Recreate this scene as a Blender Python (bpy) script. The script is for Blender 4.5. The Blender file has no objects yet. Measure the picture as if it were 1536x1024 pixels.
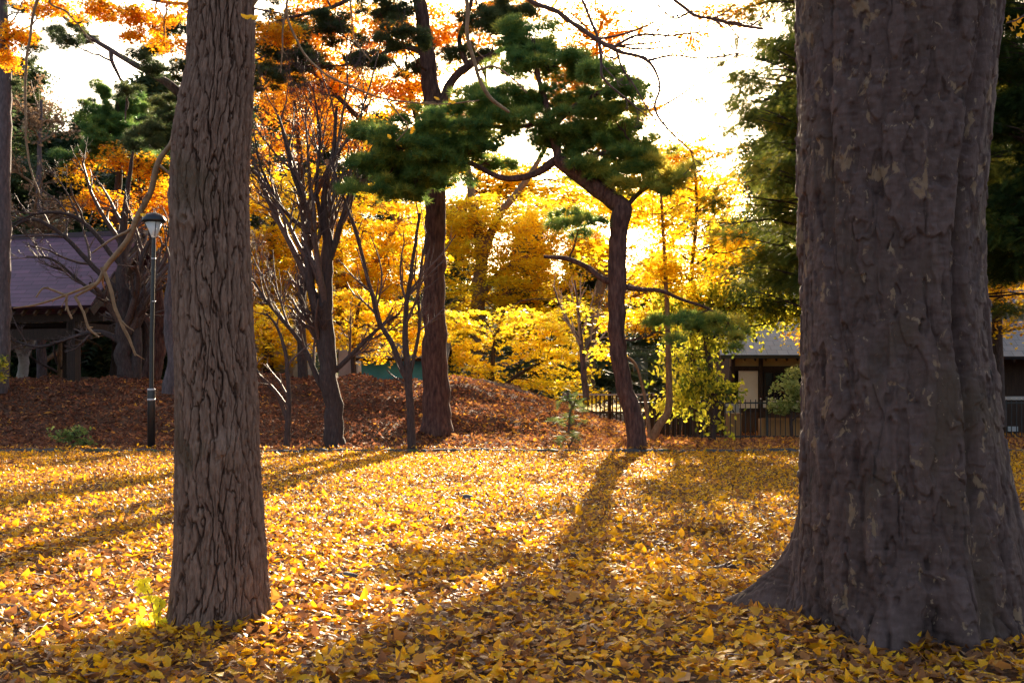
import bpy, math
import numpy as np
from mathutils import Vector

# ------------------------------------------------------------------ basics
sc = bpy.context.scene
COL = sc.collection
F = 1700.0; HX = 768.0; HY = 580.0; EYE = 1.4
rng = np.random.default_rng(7)
def W(px, py, D):
    return np.array([(px-HX)/F*D, D, EYE+(HY-py)/F*D])
SUN_AZ, SUN_EL = math.radians(6.5), math.radians(17.6)

def nrm(v):
    return v/np.maximum(np.linalg.norm(v, axis=-1, keepdims=True), 1e-9)

# value noise on a 3-D lattice
_T = np.random.default_rng(3).random(65536)
def vnoise(p):
    i = np.floor(p).astype(np.int64); f = p-i; f = f*f*(3-2*f); out = 0
    for dx in (0, 1):
        wx = f[..., 0] if dx else 1-f[..., 0]
        for dy in (0, 1):
            wy = f[..., 1] if dy else 1-f[..., 1]
            for dz in (0, 1):
                wz = f[..., 2] if dz else 1-f[..., 2]
                h = ((i[..., 0]+dx)*73856093) ^ ((i[..., 1]+dy)*19349663) ^ ((i[..., 2]+dz)*83492791)
                out = out+_T[(h ^ (h >> 15)) & 65535]*wx*wy*wz
    return out*2-1
def fbm(p, o=3):
    s = 0; a = 1; t = 0
    for k in range(o):
        s = s+a*vnoise(p*2**k+17.3*k); t += a; a *= .5
    return s/t
def sstep(a, b, x):
    t = np.clip((x-a)/(b-a), 0, 1); return t*t*(3-2*t)

# ------------------------------------------------------------------ mesh collector
class MB:
    def __init__(self): self.g = []
    def add(self, V, Fc, tint=None):
        V = np.asarray(V, float).reshape(-1, 3)
        if len(V) == 0: return
        Fc = np.asarray(Fc, np.int64)
        if tint is None: tint = np.full(len(V), .5)
        self.g.append((V, Fc, np.asarray(tint, float)))
    def box(self, c, s, rz=0.0, bev=0.0):
        c = np.asarray(c, float); hx, hy, hz = np.asarray(s, float)/2
        V = np.array([[x, y, z] for z in (-hz, hz) for x, y in ((-hx, -hy), (hx, -hy), (hx, hy), (-hx, hy))])
        ca, sa = math.cos(rz), math.sin(rz)
        V = np.stack([V[:, 0]*ca-V[:, 1]*sa, V[:, 0]*sa+V[:, 1]*ca, V[:, 2]], 1)+c
        self.add(V, [[0, 3, 2, 1], [4, 5, 6, 7], [0, 1, 5, 4], [1, 2, 6, 5], [2, 3, 7, 6], [3, 0, 4, 7]])
    def tubes(self, P, R, k=6, tint=None, cap=True):
        P = np.asarray(P, float); R = np.asarray(R, float)
        if P.ndim == 2: P = P[None]; R = R[None]
        m, n, _ = P.shape
        if m == 0: return
        T = np.gradient(P, axis=1); T = nrm(T)
        mean = np.abs(T.mean(1)); ref = np.eye(3)[np.argmin(mean, axis=1)][:, None, :]
        A = nrm(np.cross(T, np.broadcast_to(ref, T.shape))); B = np.cross(T, A)
        th = np.arange(k)*2*math.pi/k
        V = P[:, :, None, :]+R[:, :, None, None]*(A[:, :, None, :]*np.cos(th)[None, None, :, None]+B[:, :, None, :]*np.sin(th)[None, None, :, None])
        i = np.arange(n-1)[:, None]*k; j = np.arange(k)[None, :]; j2 = (j+1) % k
        q = np.stack([i+j, i+k+j, i+k+j2, i+j2], -1).reshape(-1, 4)
        Fc = (np.arange(m)[:, None, None]*n*k+q[None]).reshape(-1, 4)
        self.add(V.reshape(-1, 3), Fc, None if tint is None else np.full(m*n*k, tint))
    def lathe(self, prof, c, k=20, flip=False):
        prof = np.asarray(prof, float); c = np.asarray(c, float); n = len(prof)
        th = np.arange(k)*2*math.pi/k
        V = np.stack([prof[:, 0:1]*np.cos(th), prof[:, 0:1]*np.sin(th), np.repeat(prof[:, 1:2], k, 1)], -1).reshape(-1, 3)+c
        i = np.arange(n-1)[:, None]*k; j = np.arange(k)[None, :]; j2 = (j+1) % k
        self.add(V, np.stack([i+j, i+j2, i+k+j2, i+k+j], -1).reshape(-1, 4))
    def scatter(self, T, Fc, pos, Rm, s, tint, curl=None):
        T = np.asarray(T, float); N = len(pos); k = len(T)
        if N == 0: return
        V = np.broadcast_to(T, (N, k, 3)).copy()
        if curl is not None:
            V[:, :, 2] += curl[:, 0:1]*T[None, :, 0]**2+curl[:, 1:2]*T[None, :, 1]**2+curl[:, 2:3]*T[None, :, 0]*T[None, :, 1]
        V *= np.asarray(s)[:, None, None]
        V = np.einsum('nkj,njl->nkl', V, Rm)+pos[:, None, :]
        Fc = np.asarray(Fc, np.int64)
        Fa = (np.arange(N)[:, None, None]*k+Fc[None]).reshape(-1, Fc.shape[1])
        self.add(V.reshape(-1, 3), Fa, np.repeat(tint, k))
    def build(self, name, mat, parent=None, smooth=True):
        off = np.zeros(3)
        if parent is not None:
            r = parent
            while r.parent: r = r.parent
            off = np.array(r.location)
        V = np.concatenate([g[0] for g in self.g])-off
        tint = np.concatenate([g[2] for g in self.g])
        base = 0; loops = []; starts = []; ls = 0
        for v, f, t in self.g:
            loops.append((f+base).ravel()); starts.append(ls+np.arange(len(f))*f.shape[1])
            ls += f.size; base += len(v)
        loops = np.concatenate(loops); starts = np.concatenate(starts)
        me = bpy.data.meshes.new(name)
        me.vertices.add(len(V)); me.vertices.foreach_set('co', V.astype(np.float32).ravel())
        me.loops.add(len(loops)); me.loops.foreach_set('vertex_index', loops.astype(np.int32))
        me.polygons.add(len(starts)); me.polygons.foreach_set('loop_start', starts.astype(np.int32))
        me.polygons.foreach_set('use_smooth', np.full(len(starts), smooth))
        at = me.attributes.new('tint', 'FLOAT', 'POINT'); at.data.foreach_set('value', tint.astype(np.float32))
        me.update(calc_edges=True)
        if mat is not None: me.materials.append(mat)
        o = bpy.data.objects.new(name, me); COL.objects.link(o)
        if parent is not None: o.parent = parent
        return o

def thing(name, label, cat, loc=(0, 0, 0), group=None):
    o = bpy.data.objects.new(name, None); COL.objects.link(o)
    o.location = tuple(float(v) for v in loc); o.empty_display_size = .2
    o['label'] = label; o['category'] = cat
    if group: o['group'] = group
    return o
def tag(o, label, cat, group=None):
    o['label'] = label; o['category'] = cat
    if group: o['group'] = group
    return o
def struct(o, kind='structure', label=None):
    o['kind'] = kind
    if label: o['label'] = label
    return o

def spline(pts, n):
    P = np.asarray(pts, float); m = len(P)
    if m == 2:
        t = np.linspace(0, 1, n)[:, None]; return P[0]*(1-t)+P[1]*t
    E = np.concatenate([[2*P[0]-P[1]], P, [2*P[-1]-P[-2]]])
    u = np.linspace(0, m-1-1e-6, n); i = u.astype(int); t = (u-i)[:, None]
    a, b, c, d = E[i], E[i+1], E[i+2], E[i+3]
    return .5*((2*b)+(-a+c)*t+(2*a-5*b+4*c-d)*t*t+(-a+3*b-3*c+d)*t**3)
def pxline(pts, D, n=None, wob=0.0):
    """pts: (px, py, width_px[, dD]) -> centre line and radii"""
    q = [(*W(p[0], p[1], D+(p[3] if len(p) > 3 else 0)), p[2]/2/F*D) for p in pts]
    q = spline(q, n or 4*len(pts))
    P, R = q[:, :3].copy(), np.maximum(q[:, 3], .002)
    if wob: P += wob*R[:, None]*fbm(P*3+5, 2)[:, None]*np.array([1, .6, 0])
    return P, R

# ------------------------------------------------------------------ materials
def newmat(name):
    m = bpy.data.materials.new(name); m.use_nodes = True
    nt = m.node_tree; nt.nodes.clear()
    out = nt.nodes.new('ShaderNodeOutputMaterial')
    return m, nt, out
def node(nt, t, **kw):
    n = nt.nodes.new(t)
    for k, v in kw.items():
        if hasattr(n, k): setattr(n, k, v)
        else: n.inputs[k.replace('_', ' ')].default_value = v
    return n
def ramp(nt, fac, stops):
    r = nt.nodes.new('ShaderNodeValToRGB')
    while len(r.color_ramp.elements) < len(stops): r.color_ramp.elements.new(.5)
    for e, (p, c) in zip(r.color_ramp.elements, stops):
        e.position = p; e.color = (*c, 1)
    nt.links.new(fac, r.inputs[0]); return r.outputs[0]
def leafmat(name, stops, trans=.5, rough=.55, tcol=1.0, sat=None, spec=.35):
    m, nt, out = newmat(name)
    a = node(nt, 'ShaderNodeAttribute'); a.attribute_name = 'tint'
    c = ramp(nt, a.outputs['Fac'], stops)
    p = node(nt, 'ShaderNodeBsdfPrincipled'); p.inputs['Roughness'].default_value = rough
    p.inputs['Specular IOR Level'].default_value = spec
    nt.links.new(c, p.inputs['Base Color'])
    t = node(nt, 'ShaderNodeBsdfTranslucent')
    if tcol != 1.0:
        g = node(nt, 'ShaderNodeGamma'); g.inputs[1].default_value = tcol
        nt.links.new(c, g.inputs[0]); nt.links.new(g.outputs[0], t.inputs[0])
    else: nt.links.new(c, t.inputs[0])
    mx = node(nt, 'ShaderNodeMixShader'); mx.inputs[0].default_value = trans
    nt.links.new(p.outputs[0], mx.inputs[1]); nt.links.new(t.outputs[0], mx.inputs[2])
    nt.links.new(mx.outputs[0], out.inputs[0]); return m
def coords(nt, scale=(1, 1, 1)):
    g = node(nt, 'ShaderNodeNewGeometry'); mp = node(nt, 'ShaderNodeMapping')
    mp.inputs['Scale'].default_value = scale
    nt.links.new(g.outputs['Position'], mp.inputs[0]); return mp.outputs[0]
def noise(nt, vec, sc_, det=6, rough=.6, dist=0):
    n = node(nt, 'ShaderNodeTexNoise'); n.inputs['Scale'].default_value = sc_
    n.inputs['Detail'].default_value = det; n.inputs['Roughness'].default_value = rough
    n.inputs['Distortion'].default_value = dist
    nt.links.new(vec, n.inputs['Vector']); return n.outputs['Fac']
def surf(name, stops, scale=(1, 1, 1), nsc=8, rough=.85, bump=.3, bdist=.02, det=8, bsc=None, spec=.3, stain=None):
    m, nt, out = newmat(name)
    v = coords(nt, scale); f = noise(nt, v, nsc, det)
    c = ramp(nt, f, stops)
    if stain:
        f3 = noise(nt, v, stain[0], 4); r3 = ramp(nt, f3, [(stain[1], (0, 0, 0)), (stain[1]+.06, (1, 1, 1))])
        mx = node(nt, 'ShaderNodeMix'); mx.data_type = 'RGBA'
        nt.links.new(r3, mx.inputs[0]); nt.links.new(c, mx.inputs[6]); mx.inputs[7].default_value = (*stain[2], 1); c = mx.outputs[2]
    p = node(nt, 'ShaderNodeBsdfPrincipled'); p.inputs['Roughness'].default_value = rough
    p.inputs['Specular IOR Level'].default_value = spec
    nt.links.new(c, p.inputs['Base Color'])
    if bump:
        f2 = noise(nt, v, bsc or nsc*1.7, 6)
        b = node(nt, 'ShaderNodeBump'); b.inputs['Strength'].default_value = bump; b.inputs['Distance'].default_value = bdist
        nt.links.new(f2, b.inputs['Height']); nt.links.new(b.outputs[0], p.inputs['Normal'])
    nt.links.new(p.outputs[0], out.inputs[0]); return m

M = {}
M['ginkgo_fallen'] = leafmat('ginkgo_fallen', [(0, (.08, .028, .014)), (.2, (.25, .10, .035)), (.38, (.46, .20, .05)), (.5, (.64, .31, .055)), (.62, (.74, .32, .018)), (.8, (.88, .425, .010)), (1, (.94, .54, .018))], .45, .5)
M['brown_litter'] = leafmat('brown_litter', [(0, (.06, .024, .016)), (.4, (.19, .075, .045)), (.7, (.36, .14, .06)), (.9, (.56, .25, .08)), (1, (.80, .40, .03))], .35, .75, spec=.12)
M['sprout_leaf'] = leafmat('sprout_leaf', [(0, (.8, .7, .03)), (1, (.9, .82, .05))], .7, .5)
M['maple_yellow'] = leafmat('maple_yellow', [(0, (.34, .15, .02)), (.2, (.66, .30, .010)), (.45, (.88, .52, .010)), (.75, (.96, .68, .015)), (1, (.98, .80, .05))], .70, .45)
M['maple_orange'] = leafmat('maple_orange', [(0, (.25, .06, .01)), (.35, (.66, .24, .012)), (.7, (.90, .43, .014)), (1, (.96, .60, .02))], .66, .45)
M['lime'] = leafmat('lime', [(0, (.06, .09, .015)), (.4, (.16, .2, .02)), (.7, (.55, .50, .03)), (1, (.85, .72, .07))], .62, .5)
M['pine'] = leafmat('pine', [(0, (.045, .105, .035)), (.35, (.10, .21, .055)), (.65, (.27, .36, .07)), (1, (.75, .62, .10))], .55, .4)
M['pine_far'] = leafmat('pine_far', [(0, (.035, .06, .028)), (.5, (.09, .13, .05)), (1, (.30, .27, .08))], .42, .5)
M['yew'] = leafmat('yew', [(0, (.02, .04, .012)), (.4, (.06, .09, .02)), (.75, (.16, .18, .03)), (1, (.42, .36, .05))], .45, .7, spec=.12)
M['pale_green'] = leafmat('pale_green', [(0, (.12, .18, .05)), (.5, (.35, .40, .12)), (1, (.6, .6, .25))], .45, .7, spec=.12)
M['tan_leaf'] = leafmat('tan_leaf', [(0, (.12, .07, .04)), (.5, (.3, .18, .1)), (1, (.5, .34, .2))], .4, .6)
M['bark_dark'] = surf('bark_dark', [(.3, (.035, .022, .02)), (.6, (.075, .05, .045)), (.8, (.13, .09, .08))], (1, 1, .25), 25, .9, .8, .03)
M['bark_red'] = surf('bark_red', [(.3, (.03, .013, .011)), (.5, (.10, .044, .034)), (.75, (.20, .10, .075))], (1, 1, .22), 17, .85, 1, .05)
M['bark_grey'] = surf('bark_grey', [(.3, (.06, .045, .045)), (.6, (.14, .10, .10)), (.8, (.22, .17, .16))], (1, 1, .3), 18, .9, .7, .03)
M['bark_tan'] = surf('bark_tan', [(.3, (.12, .06, .03)), (.6, (.26, .14, .07)), (.8, (.4, .25, .14))], (1, 1, .4), 20, .8, .4, .02)
M['bark_pale'] = surf('bark_pale', [(.3, (.42, .33, .30)), (.7, (.6, .52, .48))], (1, 1, 1.5), 8, .8, .4, .02)
M['twig_brown'] = surf('twig_brown', [(.3, (.06, .035, .03)), (.7, (.15, .09, .075))], (1, 1, 1), 20, .6, 0)
M['twig_tan'] = surf('twig_tan', [(.3, (.17, .088, .04)), (.7, (.36, .20, .10))], (1, 1, 1), 30, .6, .4, .004)
M['twig_pale'] = surf('twig_pale', [(.3, (.3, .24, .2)), (.7, (.5, .42, .36))], (1, 1, 1), 20, .5, 0)
M['soil'] = surf('soil', [(.3, (.03, .016, .01)), (.5, (.10, .045, .022)), (.65, (.2, .10, .035)), (.8, (.36, .2, .05))], (1, 1, 1), 22, .9, 1, .03, 10)
M['berm_soil'] = surf('berm_soil', [(.3, (.04, .018, .011)), (.55, (.13, .056, .028)), (.8, (.28, .13, .06))], (1, 1, 1), 14, .95, 1, .04, 10)
M['stone'] = surf('stone', [(.3, (.045, .04, .042)), (.7, (.13, .12, .12))], (1, 1, 1), 10, .85, .6, .02, stain=(3, .55, (.08, .10, .03)))
M['black_metal'] = surf('black_metal', [(.3, (.008, .009, .012)), (.7, (.016, .018, .023))], (1, 1, 1), 30, .38, .1, .002, spec=.5)
M['steel_band'] = surf('steel_band', [(.3, (.4, .4, .42)), (.7, (.55, .55, .56))], (1, 1, 1), 30, .35, 0)
M['wood_dark'] = surf('wood_dark', [(.3, (.022, .012, .009)), (.7, (.06, .033, .022))], (4, 4, .3), 9, .8, .5, .01)
M['wood_brown'] = surf('wood_brown', [(.3, (.06, .028, .014)), (.7, (.14, .07, .035))], (6, 6, .3), 7, .7, .5, .01)
M['wood_pale'] = surf('wood_pale', [(.3, (.28, .16, .07)), (.7, (.42, .26, .12))], (6, 6, .6), 4, .7, .2, .005)
M['plaster'] = surf('plaster', [(.3, (.50, .34, .15)), (.7, (.62, .43, .2))], (1, 1, 1), 3, .9, .2, .005)
M['white_panel'] = surf('white_panel', [(.3, (.70, .58, .46)), (.7, (.80, .68, .56))], (1, 1, 1), 3, .7, .1, .003)
M['siding'] = surf('siding', [(.3, (.42, .36, .35)), (.7, (.54, .48, .46))], (1, 1, 1), 3, .8, .2, .004)
M['beige'] = surf('beige', [(.3, (.45, .33, .24)), (.7, (.58, .44, .34))], (1, 1, 1), 3, .8, .2, .004)
M['blue'] = surf('blue', [(.3, (.03, .20, .30)), (.7, (.07, .32, .44))], (1, 1, 1), 2, .6, .4, .03)
M['bluegrey'] = surf('bluegrey', [(.3, (.13, .19, .27)), (.7, (.22, .3, .4))], (1, 1, 1), 2, .6, .2, .01)
M['acgrey'] = surf('acgrey', [(.3, (.3, .32, .34)), (.7, (.42, .44, .46))], (1, 1, 1), 2, .5, 0)

def brickmat(name, c1, c2, mortar, sx, sy, rough=.6, bumpd=.02, axis='XZ'):
    m, nt, out = newmat(name)
    tc = node(nt, 'ShaderNodeTexCoord')
    b = node(nt, 'ShaderNodeTexBrick'); b.inputs['Scale'].default_value = 1
    b.inputs['Brick Width'].default_value = sx; b.inputs['Row Height'].default_value = sy
    b.inputs['Mortar Size'].default_value = .012; b.inputs['Mortar Smooth'].default_value = .2
    b.inputs['Color1'].default_value = (*c1, 1); b.inputs['Color2'].default_value = (*c2, 1); b.inputs['Mortar'].default_value = (*mortar, 1)
    at = node(nt, 'ShaderNodeUVMap'); nt.links.new(at.outputs[0], b.inputs['Vector'])
    n = noise(nt, coords(nt), 3, 6)
    mx = node(nt, 'ShaderNodeMix'); mx.data_type = 'RGBA'; mx.blend_type = 'MULTIPLY'; mx.inputs[0].default_value = .6
    nt.links.new(b.outputs[0], mx.inputs[6])
    nt.links.new(ramp(nt, n, [(.3, (.55, .55, .55)), (.7, (1, 1, 1))]), mx.inputs[7])
    p = node(nt, 'ShaderNodeBsdfPrincipled'); p.inputs['Roughness'].default_value = rough
    nt.links.new(mx.outputs[2], p.inputs['Base Color'])
    bu = node(nt, 'ShaderNodeBump'); bu.inputs['Strength'].default_value = .7; bu.inputs['Distance'].default_value = bumpd; bu.invert = True
    nt.links.new(b.outputs['Fac'], bu.inputs['Height']); nt.links.new(bu.outputs[0], p.inputs['Normal'])
    nt.links.new(p.outputs[0], out.inputs[0]); return m
M['roof_purple'] = brickmat('roof_purple', (.21, .08, .125), (.13, .05, .085), (.05, .02, .035), .9, .21, .5)
M['roof_grey'] = brickmat('roof_grey', (.10, .105, .125), (.155, .16, .18), (.03, .03, .04), .3, .28, .35)

def glassmat():
    m, nt, out = newmat('dark_glass')
    p = node(nt, 'ShaderNodeBsdfPrincipled'); p.inputs['Base Color'].default_value = (.012, .012, .014, 1)
    p.inputs['Roughness'].default_value = .06; nt.links.new(p.outputs[0], out.inputs[0]); return m
M['glass'] = glassmat()
def lampglass():
    m, nt, out = newmat('lamp_glass')
    p = node(nt, 'ShaderNodeBsdfPrincipled'); p.inputs['Base Color'].default_value = (.9, .9, .88, 1)
    p.inputs['Roughness'].default_value = .25; p.inputs['Transmission Weight'].default_value = .35
    nt.links.new(p.outputs[0], out.inputs[0]); return m
M['lamp_glass'] = lampglass()

# foreground barks (geometry carries the furrows; 'tint' carries the depth of the cork)
def bark_geo(name, stops, nstops, spots=None, dark=None, bump=.6):
    m, nt, out = newmat(name)
    a = node(nt, 'ShaderNodeAttribute'); a.attribute_name = 'tint'
    c = ramp(nt, a.outputs['Fac'], stops)
    v = coords(nt, (1, 1, .35)); n1 = noise(nt, v, 28, 10, .7)
    mx = node(nt, 'ShaderNodeMix'); mx.data_type = 'RGBA'; mx.blend_type = 'MULTIPLY'; mx.inputs[0].default_value = .85
    nt.links.new(c, mx.inputs[6]); nt.links.new(ramp(nt, n1, nstops), mx.inputs[7]); c = mx.outputs[2]
    for sp in (spots or []):
        v2 = coords(nt, sp[0]); n2 = noise(nt, v2, sp[1], 6, .6, .6)
        r = ramp(nt, n2, [(sp[2], (0, 0, 0)), (sp[2]+sp[3], (1, 1, 1))])
        mm = node(nt, 'ShaderNodeMix'); mm.data_type = 'RGBA'
        nt.links.new(r, mm.inputs[0]); nt.links.new(c, mm.inputs[6]); mm.inputs[7].default_value = (*sp[4], 1); c = mm.outputs[2]
    p = node(nt, 'ShaderNodeBsdfPrincipled'); p.inputs['Roughness'].default_value = .8; p.inputs['Specular IOR Level'].default_value = .3
    nt.links.new(c, p.inputs['Base Color'])
    nb = noise(nt, coords(nt, (1, 1, .4)), 42, 12, .78)
    b = node(nt, 'ShaderNodeBump'); b.inputs['Strength'].default_value = bump; b.inputs['Distance'].default_value = .014
    nt.links.new(nb, b.inputs['Height']); nt.links.new(b.outputs[0], p.inputs['Normal'])
    nt.links.new(p.outputs[0], out.inputs[0]); return m
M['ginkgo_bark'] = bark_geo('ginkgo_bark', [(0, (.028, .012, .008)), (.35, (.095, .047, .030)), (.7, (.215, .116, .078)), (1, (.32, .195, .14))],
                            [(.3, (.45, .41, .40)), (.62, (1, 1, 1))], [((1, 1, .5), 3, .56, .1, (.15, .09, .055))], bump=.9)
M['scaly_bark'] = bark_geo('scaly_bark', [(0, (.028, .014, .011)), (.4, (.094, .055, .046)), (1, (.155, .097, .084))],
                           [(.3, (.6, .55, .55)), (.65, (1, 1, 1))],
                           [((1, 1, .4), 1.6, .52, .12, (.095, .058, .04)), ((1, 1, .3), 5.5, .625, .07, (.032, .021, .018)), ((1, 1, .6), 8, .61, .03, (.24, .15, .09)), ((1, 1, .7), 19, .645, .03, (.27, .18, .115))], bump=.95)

# ------------------------------------------------------------------ world, sun, camera
w = bpy.data.worlds.new('World'); sc.world = w; w.use_nodes = True
nt = w.node_tree; bg = nt.nodes['Background']
sky = nt.nodes.new('ShaderNodeTexSky'); sky.sky_type = 'NISHITA'; sky.sun_disc = False
sky.sun_elevation = SUN_EL; sky.sun_rotation = SUN_AZ
sky.air_density = 1.0; sky.dust_density = 5; sky.ozone_density = .4
nt.links.new(sky.outputs[0], bg.inputs[0]); bg.inputs[1].default_value = .084
L = bpy.data.lights.new('sun', 'SUN'); L.energy = 5.0; L.angle = math.radians(.5); L.color = (1, .82, .58)
lo = bpy.data.objects.new('sun', L); COL.objects.link(lo)
sd = Vector((math.sin(SUN_AZ)*math.cos(SUN_EL), math.cos(SUN_AZ)*math.cos(SUN_EL), math.sin(SUN_EL)))
lo.rotation_euler = (-sd).to_track_quat('-Z', 'Y').to_euler(); lo.location = (10, 40, 30)
cam = bpy.data.cameras.new('camera'); co = bpy.data.objects.new('camera', cam); COL.objects.link(co)
co.location = (0, 0, EYE); co.rotation_euler = (math.pi/2, 0, 0)
cam.sensor_width = 36; cam.lens = 36*F/1536; cam.shift_y = (HY-512)/1536; cam.clip_end = 2000; cam.clip_start = .05
sc.camera = co
vs = sc.view_settings; vs.view_transform = 'Standard'; vs.look = 'None'; vs.gamma = 1; vs.exposure = 2.25
sc.cycles.max_bounces = 7; sc.cycles.diffuse_bounces = 4; sc.cycles.transmission_bounces = 5; sc.cycles.glossy_bounces = 2
sc.cycles.sample_clamp_indirect = 8

# ------------------------------------------------------------------ terrain
def H(x, y):
    x = np.asarray(x, float); y = np.asarray(y, float)
    t = np.clip((y-24.3)/9.2, 0, 1); rise = 1.52*t*t*(3-2*t)
    edge = 1-sstep(-2.4, 4.6+.0*y, x-(y-30)*.05+.5*vnoise(np.stack([x*.35, y*.35, 0*x+8], -1)))
    far = 1-sstep(44, 52, y)*.6
    b = rise*edge*far
    bump = .19*fbm(np.stack([x*.7, y*.7, 0*x], -1), 3)*sstep(24, 26, y)
    lawn = .03*fbm(np.stack([x*.5+9, y*.5, 0*x+4], -1), 2)*(1-sstep(21, 23, y))
    tr = .012*np.exp(-((x+1.72)**2+(y-6.6)**2)/.13)+.02*np.exp(-((x-2.26)**2+(y-6.55)**2)/.9)
    return b+tr+bump*(.4+b)+lawn+14*sstep(86, 150, y)
def grid(x0, x1, nx, y0, y1, ny, dz=0.0):
    X, Y = np.meshgrid(np.linspace(x0, x1, nx), np.linspace(y0, y1, ny)); Z = H(X, Y)+dz
    V = np.stack([X, Y, Z], -1).reshape(-1, 3)
    i = np.arange(ny-1)[:, None]*nx+np.arange(nx-1)[None]
    return V, np.stack([i, i+1, i+nx+1, i+nx], -1).reshape(-1, 4)
KY = 23.6
b = MB(); b.add(*grid(-60, 60, 241, KY, 62, 155)); b.add(*grid(-400, 400, 41, 62, 900, 60))
struct(b.build('ground', M['berm_soil']))
b = MB(); b.add(*grid(-60, 60, 121, -30, KY-.003, 110)); struct(b.build('lawn', M['soil']))
# side ground
b = MB()
for s in (-1, 1):
    V = np.array([[s*60, -30, 0], [s*400, -30, 0], [s*400, 62, 0], [s*60, 62, 0]]); b.add(V, [[0, 1, 2, 3]])
struct(b.build('outer_ground', M['berm_soil']))
# kerb: row of rough edge stones
b = MB(); x = -16.0; r = np.random.default_rng(5)
BV = np.array([[a_, b_, c_] for c_ in (-.5, .5) for a_, b_ in ((-.5, -.5), (.5, -.5), (.5, .5), (-.5, .5))])
while x < 17:
    ln = r.uniform(.45, .75); h = r.uniform(.085, .12)
    n = 6
    prof = np.array([[-.07, -.05], [-.075, h*.8], [-.05, h], [.05, h], [.075, h*.8], [.07, -.05]])
    xs = np.linspace(x+.01, x+ln-.01, n); V = []
    for i, xx in enumerate(xs):
        k = .82 if i in (0, n-1) else 1
        q = prof*[1, k]+r.normal(0, .005, prof.shape); V += [[xx, KY+.06+a_[0], a_[1]] for a_ in q]
    V = np.array(V); fc = []
    for i in range(n-1):
        for j in range(6): fc.append([i*6+j, i*6+(j+1) % 6, i*6+6+(j+1) % 6, i*6+6+j])
    b.add(V, fc); b.add(V[[0, 1, 2, 3, 4, 5]], [[5, 4, 3, 2, 1, 0]]); b.add(V[-6:], [[0, 1, 2, 3, 4, 5]])
    x += ln
struct(b.build('kerb', M['stone'], smooth=False))

# ------------------------------------------------------------------ leaf helpers
def frames(n_, r, spin=None):
    """rotation matrices (rows = local x, y, z axes) with z axis n_"""
    n_ = nrm(n_); a = nrm(np.cross(n_, r.normal(size=n_.shape))); return np.stack([a, np.cross(n_, a), n_], 1)
GK = [[0, 0, 0], [-.42, .42, 0], [0, .5, 0], [.42, .42, 0], [-.93, .36, 0], [-.60, .82, 0], [-.16, 1.0, 0], [0, .74, 0], [.16, 1.0, 0], [.60, .82, 0], [.93, .36, 0]]
GF = [[0, 2, 1], [0, 3, 2], [0, 1, 4], [1, 5, 4], [1, 6, 5], [1, 2, 6], [2, 7, 6], [2, 8, 7], [2, 3, 8], [3, 9, 8], [3, 10, 9], [0, 10, 3]]
GK = np.array(GK)*.5; GK[:, 1] -= .25
GL = np.array([[0, -.25, 0], [-.46, 0, 0], [-.3, .16, 0], [0, .12, 0], [.3, .16, 0], [.46, 0, 0]]); GLF = [[0, 3, 2], [0, 2, 1], [0, 4, 3], [0, 5, 4]]
OV = np.array([[0, -.5, 0], [-.2, -.2, 0], [-.24, .1, 0], [0, .5, 0], [.24, .1, 0], [.2, -.2, 0], [0, 0, .0]]); OVF = [[0, 6, 1], [1, 6, 2], [2, 6, 3], [3, 6, 4], [4, 6, 5], [5, 6, 0]]
ang = np.radians([0, 35, 62, 95, 135]); MP = [[0, -.35, 0]]
for a_, rr_ in zip(np.radians([-135, -105, -75, -45, -18, 0, 18, 45, 75, 105, 135]), [.5, .28, .85, .34, .45, 1.0, .45, .34, .85, .28, .5]):
    MP.append([math.sin(a_)*rr_*.6, math.cos(a_)*rr_*.6, 0])
MP = np.array(MP); MPF = [list(range(12))]
SM = np.array([[0, -.45, 0], [-.5, -.05, 0], [-.2, .05, 0], [0, .55, 0], [.2, .05, 0], [.5, -.05, 0]]); SMF = [[0, 1, 2, 3, 4, 5]]

def groundleaves(name, mat, x0f, x1f, y0, y1, dens, size, T, Fc, seed, tintf, tilt=.45, lift=.03, curlamt=1.2, label=None):
    r = np.random.default_rng(seed); b = MB()
    ys = np.arange(y0, y1, .5)
    for y in ys:
        xa, xb = x0f(y), x1f(y); n = r.poisson(dens(y)*(xb-xa)*.5)
        X = r.uniform(xa, xb, n); Y = r.uniform(y, y+.5, n)
        kb = (Y > KY-.03) & (Y < KY+.16); keep = ~kb | (r.random(n) < .5); X, Y, kb = X[keep], Y[keep], kb[keep]; n = len(X)
        Z = H(X, Y)+r.uniform(.004, lift, n)*(1+.9*fbm(np.stack([X*3, Y*3, 0*X], -1), 2))+.03*fbm(np.stack([X*2.1, Y*2.1, 0*X+3], -1), 3)+.012+.10*kb
        nn = nrm(np.stack([r.normal(0, tilt, n), r.normal(0, tilt, n), np.ones(n)], 1))
        s = size(y)*np.where(r.random(n) < .03, r.uniform(1.4, 1.9, n), r.uniform(.45, 1.25, n))
        Z += s*.16*np.sqrt(1-nn[:, 2]**2)*1.2
        c = np.stack([r.normal(0, curlamt, n), r.normal(0, curlamt*.6, n), r.normal(0, curlamt*.6, n)], 1)
        b.scatter(T, Fc, np.stack([X, Y, Z], 1), frames(nn, r), s, tintf(X, Y, r), c)
    return struct(b.build(name, mat, smooth=False), 'stuff', label)
def tint_lawn(X, Y, r):
    n = len(X); p = .40+.30*fbm(np.stack([X*.9, Y*.6, 0*X+2], -1), 3)
    yel = r.random(n) < np.clip(p+.09, .18, .84)
    return np.where(yel, r.beta(3, 2, n)*.42+.58, r.beta(2, 2, n)*.52)
wide = lambda y: .50*y+1.2
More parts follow.
